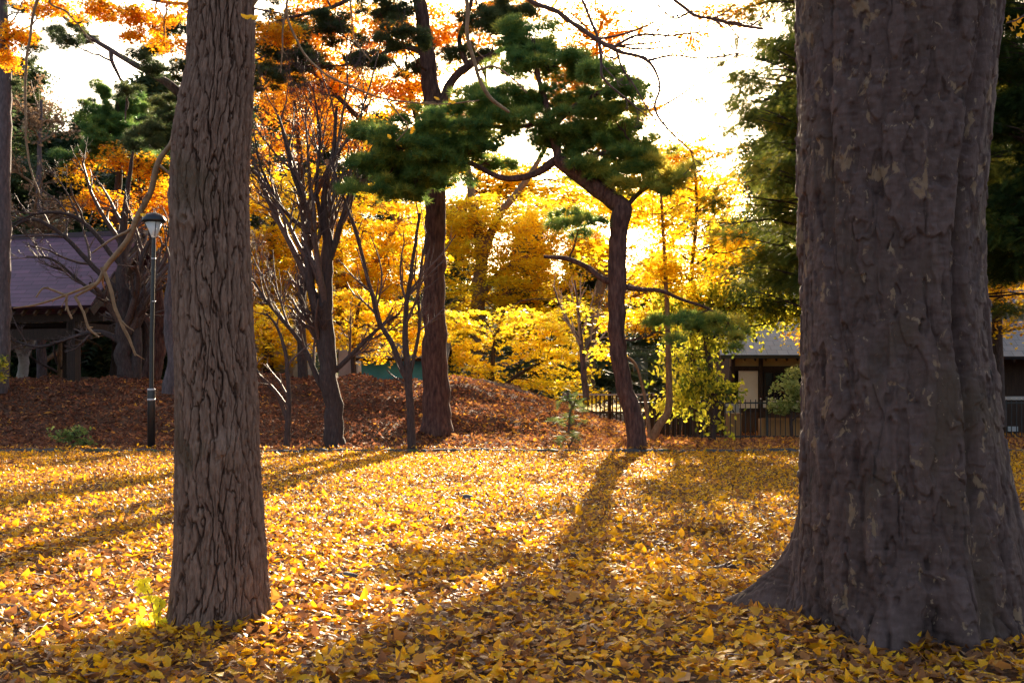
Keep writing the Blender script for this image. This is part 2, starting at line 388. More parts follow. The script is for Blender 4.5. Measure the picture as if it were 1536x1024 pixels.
groundleaves('near_leaf_litter', M['ginkgo_fallen'], lambda y: -wide(y), wide, 3.4, 11, lambda y: 900, lambda y: .080, GK, GF, 11, tint_lawn, .35, .045, .95, 'yellow and brown fallen ginkgo leaves covering the near lawn')
groundleaves('far_leaf_litter', M['ginkgo_fallen'], lambda y: -wide(y), wide, 11, KY+.35, lambda y: 520, lambda y: .082, GL, GLF, 12, tint_lawn, .42, .05, 1.2, 'yellow fallen ginkgo leaves covering the far lawn up to the kerb')
def tint_berm(X, Y, r):
    n = len(X); right = sstep(-4, 2, X)  # yellow and orange shift to the right paints sunlight on that slope
    yel = r.random(n) < .05+.33*right
    return np.where(yel, r.uniform(.85, 1, n), r.beta(2, 2.2, n)*.80+.2*right)
groundleaves('brown_leaf_litter', M['brown_litter'], lambda y: -.55*y-1, lambda y: .55*y+1, KY+.16, 34, lambda y: 230, lambda y: .12, OV, OVF, 13, tint_berm, .5, .05, 1.5, 'russet and brown leaf litter covering the bank behind the kerb')

# ------------------------------------------------------------------ foreground trunks
def bigtrunk(name, mat, prof, D, fn, nth, zs, parent):
    """prof rows: (py, centre px, width px)"""
    prof = np.array(prof, float); z = EYE+(HY-prof[:, 0])/F*D
    o = np.argsort(z); z = z[o]; cx = ((prof[:, 1]-HX)/F*D)[o]; rr = (prof[:, 2]/2/F*D)[o]
    th = np.linspace(-math.pi, math.pi, nth, endpoint=False)
    Z, TH = np.meshgrid(zs, th, indexing='ij')
    CX = np.interp(Z, z, cx); R0 = np.interp(Z, z, rr)
    k = np.ones(15)/15
    R, tint = fn(TH, Z, R0)
    V = np.stack([CX+R*np.cos(TH), D+R*np.sin(TH), Z], -1).reshape(-1, 3)
    n = len(zs); i = np.arange(n-1)[:, None]*nth; j = np.arange(nth)[None]; j2 = (j+1) % nth
    b = MB(); b.add(V, np.stack([i+j, i+j2, i+nth+j2, i+nth+j], -1).reshape(-1, 4), tint.ravel())
    return b.build(name, mat, parent)
def cyl(TH, Z, fx, fz, R=1.0, off=0.0):
    return np.stack([np.cos(TH)*R*fx+off, np.sin(TH)*R*fx+off*.7, Z*fz], -1)
def dth(TH, a): return (TH-a+math.pi) % (2*math.pi)-math.pi
def ginkgo_fn(TH, Z, R0):
    warp = .35*fbm(cyl(TH, Z, .9, 1.4, 1, 3), 2)
    T2 = TH+warp*.55
    lobe = 1+.035*np.sin(3*TH+1.2+.5*Z)+.03*fbm(cyl(TH, Z, 1, .8, 1, 9), 2)
    foot = .10*np.exp(-np.maximum(Z, 0)/.22)*(1+.5*np.cos(5*TH+.6))
    j1 = .34*fbm(cyl(TH, Z, 8, 13, 1, 2), 4)[..., None]
    N1 = fbm(cyl(TH, Z, 2.2, 3.0, 1, 21)+j1, 3); N2 = fbm(cyl(TH, Z, 2.2, 3.0, 1, 61)+j1, 3)
    A = np.sin(10*T2+6.5*Z+4.2*N1); B = np.sin(11*T2-5.5*Z+4.2*N2); C_ = np.sin(19*T2+9*Z+5*N2+2*N1); D_ = np.sin(21*T2-8*Z+5*N1)
    n4 = vnoise(cyl(T2, Z, 22, 9, 1, 15)+j1*1.2)
    n3 = fbm(cyl(TH, Z, 24, 26, 1, 77), 3); mk = vnoise(cyl(TH, Z, 2.5, 3.5, 1, 88))
    sA = np.maximum(sstep(.0, .34, np.abs(A)), sstep(.15, .6, mk)*.8); sB = np.maximum(sstep(.0, .34, np.abs(B)), sstep(.15, .6, -mk)*.8)
    r1 = np.minimum(sA, sB); r2 = np.minimum(sstep(0, .5, np.abs(C_)), sstep(0, .5, np.abs(D_)))*.5+.5; r4 = sstep(0, .3, np.abs(n4))
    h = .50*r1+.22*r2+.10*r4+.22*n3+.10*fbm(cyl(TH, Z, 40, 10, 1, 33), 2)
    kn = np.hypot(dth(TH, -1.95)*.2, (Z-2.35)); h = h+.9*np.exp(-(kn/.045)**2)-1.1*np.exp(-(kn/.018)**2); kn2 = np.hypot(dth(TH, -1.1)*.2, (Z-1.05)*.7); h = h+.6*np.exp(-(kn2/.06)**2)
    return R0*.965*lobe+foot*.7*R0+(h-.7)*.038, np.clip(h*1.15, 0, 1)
zs = np.concatenate([np.arange(-.12, 4.0, .0065), np.linspace(4.02, 9, 60)])
gk = thing('ginkgo_tree', 'left foreground tree with straight furrowed grey-brown trunk standing in yellow leaves', 'tree', (W(325, 950, 6.6)[0], 6.6, 0))
PG = [(-900, 350, 70), (-400, 345, 84), (0, 334, 97), (100, 332, 101), (150, 325, 110), (200, 319, 116), (300, 314, 117), (400, 317, 118), (500, 320, 119), (600, 324, 124), (700, 325, 127), (800, 328, 134), (900, 328, 143), (955, 325, 152)]
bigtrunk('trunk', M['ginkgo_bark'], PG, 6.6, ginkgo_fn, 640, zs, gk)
def scaly_fn(TH, Z, R0):
    Zp = np.maximum(Z, -.05)
    lobe = 1+.03*np.cos(2*TH+.5)+.02*np.sin(5*TH+.7*Z)
    # vertical folds in the bole
    for a0, sl, dp, wd in ((-1.15, .12, .13, .065), (-1.32, .12, -.03, .08), (-2.45, -.10, .07, .06), (-1.75, .05, .04, .10), (-.45, .06, .05, .10), (-2.0, .02, .03, .07)):
        d = dth(TH, a0+sl*(Z-1.5)+.06*np.sin(2.2*Z)); lobe = lobe-dp*np.exp(-(d/wd)**2)*(.55+.45*sstep(.2, 1.8, Z))
    root = 0
    for a0, A, wd, hh in ((2.42, 1.2, .20, .27), (-2.02, .42, .24, .24), (-1.42, .46, .20, .32), (-.25, .62, .34, .42), (.9, .5, .3, .3), (-.85, .15, .25, .35)):
        root = root+A*np.exp(-Zp/hh)*np.exp(-(dth(TH, a0)/(wd*(1+.35*Zp)))**2)
    root = root*(1+.10*fbm(cyl(TH, Z, 7, 5, 1, 4), 2))
    p = cyl(TH, Z, 3.2, 3.0, 1, 31); q = p+.35*fbm(p*2.2, 3)[..., None]
    n1 = vnoise(q*np.array([1.3, 1.3, 1.0])); n2 = vnoise(q*np.array([2.7, 2.7, 1.9])+40)
    n3 = fbm(cyl(TH, Z, 14, 22, 1, 5), 3)
    pl = sstep(.18, .25, n1)+.8*sstep(.42, .47, n2)-.9*sstep(.5, .54, -n2)
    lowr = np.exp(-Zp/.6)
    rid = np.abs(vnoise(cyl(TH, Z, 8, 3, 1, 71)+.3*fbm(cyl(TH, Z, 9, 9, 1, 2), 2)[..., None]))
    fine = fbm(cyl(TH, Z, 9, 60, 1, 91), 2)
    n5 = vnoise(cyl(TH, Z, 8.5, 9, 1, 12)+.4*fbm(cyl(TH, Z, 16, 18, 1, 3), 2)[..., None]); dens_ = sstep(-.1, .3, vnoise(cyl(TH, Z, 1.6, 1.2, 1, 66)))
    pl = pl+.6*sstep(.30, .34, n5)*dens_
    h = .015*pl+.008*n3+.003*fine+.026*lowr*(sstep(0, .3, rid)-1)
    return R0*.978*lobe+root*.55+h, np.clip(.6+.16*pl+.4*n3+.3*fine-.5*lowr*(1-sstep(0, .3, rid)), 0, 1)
zs = np.concatenate([np.arange(-.12, 4.0, .007), np.linspace(4.02, 9, 60)])
PR = [(-900, 1350, 250), (-300, 1348, 330), (0, 1345, 296), (100, 1342, 282), (200, 1338, 271), (300, 1336, 262), (400, 1336, 259), (500, 1340, 262), (600, 1347, 274), (700, 1352, 284), (800, 1356, 296), (900, 1358, 310), (960, 1358, 318)]
bt = thing('broad_old_tree', 'right foreground tree, massive grey trunk with flaking bark and spreading buttress roots', 'tree', (W(1358, 950, 6.5)[0], 6.55, 0))
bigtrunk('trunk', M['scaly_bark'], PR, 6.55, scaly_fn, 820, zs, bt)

# ------------------------------------------------------------------ generic growth
def grow(P, R, k, L_, ang_, up, jit, r, npts=5, t0=.25, rs=.55, rend=.35):
    m, n, _ = P.shape
    idx = np.repeat(np.arange(m), k); N = len(idx)
    t = r.uniform(t0, 1, N)*(n-1.001); i = t.astype(int); f = (t-i)[:, None]
    S = P[idx, i]*(1-f)+P[idx, i+1]*f; T = nrm(P[idx, i+1]-P[idx, i])
    rad = (R[idx, i]*(1-f[:, 0])+R[idx, i+1]*f[:, 0])*rs
    plen = np.linalg.norm(P[:, -1]-P[:, 0], axis=1)[idx]
    perp = nrm(np.cross(T, r.normal(size=(N, 3))))
    a = np.radians(ang_)*r.uniform(.6, 1.3, N)[:, None]
    d = nrm(T*np.cos(a)+perp*np.sin(a)); ln = plen*L_*r.uniform(.6, 1.25, N)*(1-.45*t/(n-1))
    Q = [S]; dd = d
    for q in range(npts-1):
        dd = nrm(dd+np.array([0, 0, up])+r.normal(0, jit, (N, 3))); Q.append(Q[-1]+dd*(ln/(npts-1))[:, None])
    Q = np.stack(Q, 1); RR = rad[:, None]*np.linspace(1, rend, npts)[None]
    return Q, np.maximum(RR, .0026 if S[:, 1].mean() > 15 else .0015)
def resamp(lines, n=9):
    """list of (P, R) -> arrays"""
    P = []; R = []
    for p, q in lines:
        u = np.linspace(0, len(p)-1, n); i = np.minimum(u.astype(int), len(p)-2); f = (u-i)
        P.append(p[i]*(1-f[:, None])+p[i+1]*f[:, None]); R.append(q[i]*(1-f)+q[i+1]*f)
    return np.array(P), np.array(R)
def reach(anchors, ar, targets, r, mb, bend=.25, k=5, rmax=.05, upbias=1.2, npts=6, rt=.004):
    """branches from the skeleton to every target; returns them"""
    out = []; outr = []
    for t in targets:
        d = np.linalg.norm(anchors-t, axis=1)+upbias*np.maximum(0, anchors[:, 2]-t[2]+.1)+r.uniform(0, .25, len(anchors))
        i = int(np.argmin(d)); a = anchors[i]; L_ = np.linalg.norm(t-a)
        s = np.linspace(0, 1, npts)[:, None]; mid = np.array([0, 0, bend*L_*.5])+r.normal(0, .06*L_, 3)
        out.append(a*(1-s)+t*s+mid*(4*s*(1-s))*.5+np.concatenate([np.zeros((1, 3)), r.normal(0, .02*L_, (npts-2, 3)), np.zeros((1, 3))]))
        r0 = min(ar[i]*.7, rmax, .012+.012*L_); outr.append(np.linspace(r0, rt, npts))
    if out:
        mb.tubes(np.array(out), np.array(outr), k)
        return np.array(out), np.array(outr)
    return np.zeros((0, npts, 3)), np.zeros((0, npts))

def in_ell(ells, n, r, D):
    """ells: (px, py, rx_px, ry_px[, dD, depth radius m]) -> n points"""
    A = np.array([e[2]*e[3] for e in ells], float); c = r.choice(len(ells), n, p=A/A.sum()); out = []
    for i in c:
        e = ells[i]; dD = e[4] if len(e) > 4 else 0; rd = e[5] if len(e) > 5 else e[2]/F*D*.8
        u = nrm(r.normal(size=3))*r.random()**(1/2.2); cc = W(e[0], e[1], D+dD)
        out.append(cc+u*np.array([e[2]/F*D, rd, e[3]/F*D]))
    return np.array(out), c
def sprayleaves(mb, C, ct, nper, rad, thick, T, Fc, size, r, tilt=.6, droop=.35, tv=.15, upw=1.0):
    N = len(C)*nper; c = np.repeat(C, nper, 0)
    a = r.uniform(0, 2*math.pi, N); q = np.sqrt(r.random(N))*rad*np.repeat(r.uniform(.6, 1.3, len(C)), nper)
    off = np.stack([np.cos(a)*q, np.sin(a)*q, r.normal(0, thick, N)-droop*q*q/rad], 1)
    tilt_c = np.repeat(r.normal(0, .25, (len(C), 2)), nper, 0); off[:, 2] += (off[:, :2]*tilt_c).sum(1)
    nn = np.stack([r.normal(0, tilt, N), r.normal(0, tilt, N), np.full(N, upw)], 1)
    t = np.clip(np.repeat(ct, nper)+r.normal(0, tv, N), 0, 1)
    curl = np.stack([r.normal(0, .5, N), r.normal(0, .5, N), np.zeros(N)], 1) if len(T) < 12 and len(Fc) > 1 else None
    mb.scatter(T, Fc, c+off, frames(nn, r), size*r.uniform(.6, 1.25, N), t, curl)

def leafy_tree(name, label, cat, D, trunks, ells, ncl, nper, mat, bark, seed, leaf=(MP, MPF), size=.14, rad=.55, thick=.09, tint=(.6, .2), tintz=0, group=None, tilt=.6, droop=.3, limbs=(), sides=10, crown_name='crown', upw=1.0, base=None, tv=.15):
    r = np.random.default_rng(seed); tb = MB(); lines = []
    for t in list(trunks)+list(limbs):
        P, R = pxline(t, D, max(10, 5*len(t)), .25); lines.append((P, R)); tb.tubes(P, R, sides)
    p0 = lines[0][0][0]; gz = float(H(p0[0], p0[1]))
    root = thing(name, label, cat, (p0[0], p0[1], gz), group)
    cb = MB()
    if ells:
        C, ci = in_ell(ells, ncl, r, D)
        A = np.concatenate([l[0][len(l[0])//3:] for l in lines]); AR = np.concatenate([l[1][len(l[1])//3:] for l in lines])
        prim = C[r.choice(len(C), min(len(C), max(6, ncl//9)), replace=False)]
        Q, QR = reach(A, AR, prim, r, tb, .2, 6, .09, npts=8, rt=.012)
        A2 = np.concatenate([A, Q[:, 2:].reshape(-1, 3)]); AR2 = np.concatenate([AR, QR[:, 2:].reshape(-1)])
        Q2, QR2 = reach(A2, AR2, C, r, tb, .15, 4, .03, npts=5)
        t1, R1 = grow(Q2, QR2, 3, .5, 45, -.02, .12, r, 4, .4, .6)
        tb.tubes(t1, R1, 3)
        zz = C[:, 2]; tz = (zz-zz.min())/(np.ptp(zz)+1e-6)
        ct = tint[0]+r.normal(0, tint[1], len(C))+tintz*(tz-.5)
        sprayleaves(cb, C, np.clip(ct, 0, 1), nper, rad, thick, leaf[0], leaf[1], size, r, tilt, droop, tv, upw)
        cb.build(crown_name, mat, root, smooth=False)
    tb.build('trunk', bark, root)
    return root

# ------------------------------------------------------------------ pine foliage
r_ = np.random.default_rng(77); NT = []; NFc = []
for i in range(22):
    d = nrm(np.array([r_.normal(0, .8), r_.normal(0, .8), abs(r_.normal(.55, .35))])); s = nrm(np.cross(d, r_.normal(size=3)))
    k = len(NT); NT += [list(-s*.028), list(s*.028), list(d*r_.uniform(.75, 1.1))]; NFc.append([k, k+1, k+2])
NT = np.array(NT)
def pine_pad(mb, c, rx, ry, rz, n, r, t, size=.13):
    u = nrm(r.normal(size=(n, 3))); u[:, 2] = np.abs(u[:, 2])*np.where(r.random(n) < .72, 1, -.45)
    q = (r.random(n)**.35)[:, None]
    lump = 1+.22*fbm(u*2.3+c, 2)[:, None]
    pos = c+u*q*lump*np.array([rx, ry, rz])
    nn = nrm(u*np.array([.8, .8, .5])+np.array([0, 0, .65])+r.normal(0, .3, (n, 3)))
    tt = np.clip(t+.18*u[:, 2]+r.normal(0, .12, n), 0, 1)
    mb.scatter(NT, NFc, pos, frames(nn, r), size*r.uniform(.7, 1.25, n), tt)
def pine_tree(name, label, D, trunks, limbs, pads, mat, bark, seed, dens=420, size=.13, dspread=1.4, group=None, k=12, rz=.55, tint=.35, cat='pine tree'):
    r = np.random.default_rng(seed); tb = MB(); lines = []
    for t in trunks:
        P, R = pxline(t, D, 6*len(t), .3); R = R*(1+.09*fbm(P*5, 2)); lines.append((P, R)); tb.tubes(P, R, k)
    for t in limbs:
        P, R = pxline(t, D, 5*len(t), .5); R = R*(1+.12*fbm(P*8, 2)); lines.append((P, R)); tb.tubes(P, R, 8)
    p0 = lines[0][0][0]; root = thing(name, label, cat, (p0[0], p0[1], float(H(p0[0], p0[1]))), group)
    A = np.concatenate([l[0][len(l[0])//4:] for l in lines]); AR = np.concatenate([l[1][len(l[1])//4:] for l in lines])
    C = []; cb = MB()
    for p in pads:
        px, py, ax, ay = p[:4]; dD = p[4] if len(p) > 4 else r.uniform(-dspread, dspread); tt = p[5] if len(p) > 5 else tint
        c = W(px, py, D+dD); rx = ax/F*D; rzz = max(ay/F*D*.95, .18); C.append(c-[0, 0, rzz*.3])
        nc = max(5, int(rx*rx*34+rx*rzz*30))
        for q in range(nc):
            a_ = r.uniform(0, 2*math.pi); q_ = math.sqrt(r.random()); up_ = r.uniform(-.9, 1)*(1-.4*q_)
            cc = c+np.array([math.cos(a_)*q_*rx*1.08, math.sin(a_)*q_*rx*.95, up_*rzz+.09*r.normal()])
            cr_ = r.uniform(.10, .28)
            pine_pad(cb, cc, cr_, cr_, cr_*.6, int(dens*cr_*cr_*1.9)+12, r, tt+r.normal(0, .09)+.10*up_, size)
    Q, QR = reach(A, AR, np.array(C), r, tb, .1, 6, .06, npts=7, rt=.012)
    t1, R1 = grow(Q, QR, 7, .45, 50, .06, .15, r, 5, .35, .6); tb.tubes(t1, R1, 4)
    cb.build('crown', mat, root, smooth=False); tb.build('trunk', bark, root)
    return root

# conifer spray
SPT = []; SPF = []
for i in range(9):
    y = i/9.0; ln = .30*(1-.75*y)+.05
    for s in (-1, 1):
        k = len(SPT); SPT += [[0, y-.03, 0], [0, y+.045, 0], [s*ln, y+.16, -.03]]; SPF.append([k, k+1, k+2])
k = len(SPT); SPT += [[-.012, 0, 0], [.012, 0, 0], [0, 1.05, 0]]; SPF.append([k, k+1, k+2])
SPT = np.array(SPT)
SPT2 = []; SPF2 = []
for i in range(4):
    y = i/4.0; ln = .34*(1-.7*y)+.05
    for s in (-1, 1):
        k = len(SPT2); SPT2 += [[0, y-.05, 0], [0, y+.10, 0], [s*ln, y+.20, -.03]]; SPF2.append([k, k+1, k+2])
SPT2 = np.array(SPT2)
def sprays(mb, C, ct, nper, rad, size, r, out_from, drop=.35, tv=.12):
    N = len(C)*nper; c = np.repeat(C, nper, 0)
    pos = c+nrm(r.normal(size=(N, 3)))*(r.random((N, 1))**.5)*rad*np.array([1, 1, .45])
    d = nrm(nrm(pos-np.array([out_from[0], out_from[1], 0])*[1, 1, 0]-[0, 0, 0])*0+np.stack([pos[:, 0]-out_from[0], pos[:, 1]-out_from[1], np.zeros(N)], 1)*.15+r.normal(0, .7, (N, 3))*[1, 1, .35]+[0, 0, -drop])
    up = nrm(np.array([0, 0, 1.])+r.normal(0, .35, (N, 3))); x_ = nrm(np.cross(d, up)); z_ = np.cross(x_, d)
    Rm = np.stack([x_, d, z_], 1)
    T_, F_ = (SPT, SPF) if size < .5 else (SPT2, SPF2)
    mb.scatter(T_, F_, pos, Rm, size*r.uniform(.6, 1.3, N), np.clip(np.repeat(ct, nper)+r.normal(0, tv, N), 0, 1))
def conifer(name, label, px, pyb, D, top_py, halfw, mat, bark, seed, ncl=160, nper=22, size=.42, rad=.55, tint=.4, group=None, skirt=.12, gz=None, shape=.75, drop=.35, cat='conifer', wtrunk=.22):
    r = np.random.default_rng(seed); p0 = W(px, pyb, D); z0 = float(H(p0[0], D)) if gz is None else gz
    zt = W(px, top_py, D)[2]; Ht = zt-z0; tb = MB()
    n = 14; P = np.stack([np.full(n, p0[0]), np.full(n, D), np.linspace(z0-.1, zt, n)], 1)+np.concatenate([np.zeros((1, 3)), r.normal(0, .04, (n-1, 3))*[1, 1, 0]])
    R = np.linspace(wtrunk, .03, n); tb.tubes(P, R, 9)
    C = []
    for i in range(ncl):
        u = skirt+(1-skirt)*r.random(); env = halfw*(1-u)**shape*(1.0 if u > skirt+.08 else .8)*(.75+.35*vnoise(np.array([u*9., i*.01, seed*1.])))
        a = r.uniform(0, 2*math.pi); q = env*r.random()**.45
        C.append([p0[0]+q*math.cos(a), D+q*math.sin(a), z0+u*Ht-.16*q])
    C = np.array(C); root = thing(name, label, cat, (p0[0], D, z0), group)
    Q, QR = reach(P, R, C, r, tb, .12, 5, .06, upbias=.4, npts=6, rt=.006)
    cb = MB(); ct = tint+r.normal(0, .14, len(C))
    sprays(cb, C, ct, nper, rad, size, r, (p0[0], D), drop)
    cb.build('crown', mat, root, smooth=False); tb.build('trunk', bark, root)
    return root

# bare tree
def bare_tree(name, label, D, trunks, seed, bark, twig, levels, group=None, k=10, cat='tree', leaves=None, wob=.4):
    r = np.random.default_rng(seed); tb = MB(); lines = []
    for t in trunks:
        P, R = pxline(t, D, 6*len(t), wob); lines.append((P, R)); tb.tubes(P, R, k)
    p0 = lines[0][0][0]; root = thing(name, label, cat, (p0[0], p0[1], float(H(p0[0], p0[1]))), group)
    P, R = resamp(lines, 12); cb = MB(); ends = None
    for li, (kk, L_, a, up, jit, t0) in enumerate(levels):
        P, R = grow(P, R, kk, L_, a, up, jit, r, 7 if li == 0 else 5, t0, .6, .35)
        cb.tubes(P, R, 5 if li < 2 else 3)
    cb.build('crown', twig, root); tb.build('trunk', bark, root)
    if leaves:
        mat, n, size, tint = leaves; lb = MB(); e = P[:, -1]; e = e[r.choice(len(e), min(n, len(e)), replace=False)]
        sprayleaves(lb, e, np.full(len(e), tint), 2, .12, .05, MP, MPF, size, r, .8, .2)
        lb.build('leaf_cluster', mat, root, smooth=False)
    return root

# ------------------------------------------------------------------ slabs with metric UVs
def slab(name, p0, u, v, lu, lv, t, mat, parent):
    p0 = np.asarray(p0, float); u = nrm(np.asarray(u, float)); v = nrm(np.asarray(v, float)); n = nrm(np.cross(u, v))
    V = np.array([p0+a*lu*u+b_*lv*v+c*t*n for c in (-1, 0) for a, b_ in ((0, 0), (1, 0), (1, 1), (0, 1))])
    b = MB(); b.add(V, [[0, 3, 2, 1], [4, 5, 6, 7], [0, 1, 5, 4], [1, 2, 6, 5], [2, 3, 7, 6], [3, 0, 4, 7]])
    o = b.build(name, mat, parent, smooth=False); uv = o.data.uv_layers.new(name='UVMap')
    li = np.empty(len(o.data.loops), np.int32); o.data.loops.foreach_get('vertex_index', li)
    q = V[li]-p0; uv.data.foreach_set('uv', np.stack([q@u, q@v], 1).astype(np.float32).ravel()); return o
def part(name, mat, parent, boxes, smooth=False):
    b = MB()
    for bx in boxes: b.box(*bx)
    return b.build(name, mat, parent, smooth)

# ------------------------------------------------------------------ lamp
LP = W(227, 678, 24.0); LP[2] = float(H(LP[0], 24.0)); s = 24.0/F
lamp = thing('street_lamp', 'slim black park lamp with domed cap standing behind the left trunk', 'street lamp', LP)
zt = lambda py: EYE+(HY-py)*s
b = MB(); b.lathe([(.0, LP[2]-.1), (.082, LP[2]-.1), (.082, zt(586)), (.075, zt(584)), (.055, zt(583))], (LP[0], LP[1], 0), 20)
b.build('lower_pole', M['black_metal'], lamp)
LX = LP[0]+.055
b = MB(); P = np.array([[LP[0]+.0, LP[1], zt(584)], [LP[0]+.01, LP[1], zt(500)], [LX, LP[1], zt(356)]]); b.tubes(P, [.045, .043, .04], 16); b.build('pole', M['black_metal'], lamp)
b = MB()
for py, rr in ((584, .084), (599, .085)):
    b = MB(); b.lathe([(rr-.03, zt(py)-.02), (rr, zt(py)-.02), (rr, zt(py)+.02), (rr-.03, zt(py)+.02)], (LP[0], LP[1], 0), 20); b.build('band', M['steel_band'], lamp)
for py in (388, 452):
    b = MB(); b.lathe([(.03, zt(py)-.012), (.048, zt(py)-.012), (.048, zt(py)+.012), (.03, zt(py)+.012)], (LX-.01, LP[1], 0), 16); b.build('band', M['steel_band'], lamp)
pass
b = MB(); b.lathe([(.04, zt(357)), (.06, zt(355)), (.18, zt(334)), (.17, zt(334)), (.055, zt(352)), (.0, zt(352))], (LX, LP[1], 0), 24); b.build('lamp_globe', M['lamp_glass'], lamp)
b = MB(); b.lathe([(.001, zt(353)), (.05, zt(352)), (.05, zt(338)), (.001, zt(337))], (LX, LP[1], 0), 16); b.build('lamp_bulb', M['siding'], lamp)
b = MB(); b.lathe([(.001, zt(333)), (.235, zt(333)), (.25, zt(332)), (.25, zt(329.5)), (.20, zt(324)), (.12, zt(320.5)), (.04, zt(319)), (.001, zt(319))], (LX, LP[1], 0), 28); b.build('lamp_cap', M['black_metal'], lamp)
b = MB()
for a in np.radians([30, 120, 210, 300]): b.tubes([[LX+.05*math.cos(a), LP[1]+.05*math.sin(a), zt(357)], [LX+.2*math.cos(a), LP[1]+.2*math.sin(a), zt(333)]], [.008, .008], 6)
b.build('cage', M['black_metal'], lamp)

# ------------------------------------------------------------------ pavilion
a = math.radians(15); U = np.array([-math.cos(a), math.sin(a), 0]); Vd = np.array([math.sin(a), math.cos(a), 0])   # U along the ridge (left, away); Vd away
APX = W(214, 352, 37.0); GZ = 1.5
pav = thing('pavilion', 'open timber pavilion with purple shingled gable roof on the bank at left', 'pavilion', (APX[0], APX[1], GZ))
eav = W(150, 462, 34.6); hw = 2.7; drop = APX[2]-eav[2]; Lr = 10.0
nrmv = np.array([0, 0, 1.])
sl = math.hypot(hw, drop)
p_near = APX-Vd*hw-nrmv*drop
slab('roof', p_near, U, Vd*hw+nrmv*drop, Lr, sl, .10, M['roof_purple'], pav)
p_far = APX+Vd*hw-nrmv*drop
slab('roof', p_far+U*Lr, -U, -Vd*hw+nrmv*drop, Lr, sl, .10, M['roof_purple'], pav)
rz = math.atan2(U[1], U[0])
part('ridge_cap', M['roof_purple'], pav, [(APX+U*Lr/2+nrmv*.06, (Lr+.3, .34, .16), rz)])
def bar(mb, p, q, w_, h_):
    p = np.asarray(p, float); q = np.asarray(q, float); d = nrm(q-p); sx = nrm(np.cross(d, [0, 0, 1.])); up = np.cross(sx, d)
    V = np.array([e+sx*w_/2*i+up*h_/2*j for e in (p, q) for i, j in ((-1, -1), (1, -1), (1, 1), (-1, 1))])
    mb.add(V, [[0, 1, 2, 3], [7, 6, 5, 4], [0, 4, 5, 1], [1, 5, 6, 2], [2, 6, 7, 3], [3, 7, 4, 0]])
b = MB()
for s_ in (-1, 1): bar(b, APX-U*.02-nrmv*.14, APX+Vd*s_*(hw+.02)-nrmv*(drop+.14), .07, .26)
b.build('barge_board', M['wood_dark'], pav, False)
# gable wall
g0 = APX+U*.55; b = MB(); gw = hw-.25; gd = drop-.25
V = np.array([g0-nrmv*.22, g0-Vd*gw-nrmv*(gd+.12), g0+Vd*gw-nrmv*(gd+.12)]); V = np.concatenate([V, V+U*.06]); b.add(V, [[0, 1, 2], [5, 4, 3]]); b.add(V, [[0, 3, 4, 1], [1, 4, 5, 2], [2, 5, 3, 0]]); b.build('gable', M['wood_dark'], pav, False)
b = MB(); zb = APX[2]-drop-.25
for k_ in range(22):
    q = APX+U*(.3+k_*.44)
    bar(b, q-nrmv*.22, q-Vd*(hw-.03)-nrmv*(drop+.18), .07, .1)
b.build('rafters', M['wood_brown'], pav, False)
b = MB()
for s_ in (-1, 1):
    e = APX+Vd*s_*(hw-.65); bar(b, [e[0], e[1], zb], list((e+U*(Lr-.2))[:2])+[zb], .16, .24)
for k_ in (1.1, 4.3, 7.5):
    bar(b, np.array([*(APX+U*k_-Vd*(hw-.5))[:2], zb-.28]), np.array([*(APX+U*k_+Vd*(hw-.5))[:2], zb-.28]), .18, .28)
bar(b, np.array([*(APX+U*.5-Vd*(hw-.7))[:2], zb-.5]), np.array([*(APX+U*9.4-Vd*(hw-.7))[:2], zb-.5]), .10, .34)
b.build('beam', M['wood_dark'], pav, False)
for k_ in (1.1, 4.3, 7.5):
    for s_ in (-1, 1):
        q = APX+U*k_+Vd*s_*(hw-.65); part('post', M['bark_grey'], pav, [((q[0], q[1], (GZ-.15+zb-.12)/2), (.3, .3, zb-.12-GZ+.15), rz)]).data.materials[0] = M['wood_dark']

# ------------------------------------------------------------------ house on the right
hs = thing('house', 'low traditional house with grey tiled roof, cream band and white panel behind the fence', 'house', (W(1200, 652, 33)[0], 33, 0))
hx = lambda px: (px-HX)/F*33; hz = lambda py: EYE+(HY-py)/F*33
def hb(px0, px1, py0, py1, yo, t): return (((hx(px0)+hx(px1))/2, 33+yo, (hz(py0)+hz(py1))/2), (hx(px1)-hx(px0), t, hz(py0)-hz(py1)))
part('wall', M['wood_brown'], hs, [hb(1095, 1420, 616, 662, .06, .12)])
part('wall', M['plaster'], hs, [hb(1095, 1420, 530, 550, .07, .10)])
hb2 = [((hx(1095)+.05, 35.5, (hz(530)+0)/2), (.1, 4.9, hz(530)))]
part('wall', M['wood_dark'], hs, hb2)
part('white_panel', M['white_panel'], hs, [hb(1108, 1137, 556, 615, .03, .06)])
part('beam', M['wood_dark'], hs, [hb(1095, 1420, 549, 556, .0, .14), hb(1095, 1420, 612, 617, -.02, .12)])
for px in (1096, 1138, 1212, 1290): part('post', M['wood_dark'], hs, [hb(px, px+5.5, 530, 662, -.02, .16)])
for px in (1146, 1180, 1222, 1256):
    f = part('window', M['wood_dark'], hs, [hb(px, px+2, 557, 600, .03, .07), hb(px+30, px+32, 557, 600, .03, .07), hb(px+2, px+30, 557, 559, .03, .07), hb(px+2, px+30, 598, 600, .03, .07), hb(px+2, px+30, 579, 580.5, .03, .05), hb(px+15, px+16.5, 559, 598, .03, .045)])
    part('pane', M['glass'], f, [hb(px+1, px+31, 558, 599, .07, .01)])
part('sill_board', M['white_panel'], hs, [hb(1144, 1420, 601, 611, .01, .08)])
part('room_dark', M['wood_dark'], hs, [((hx(1260), 37.9, 1.2), (6.3, .1, 2.4))])
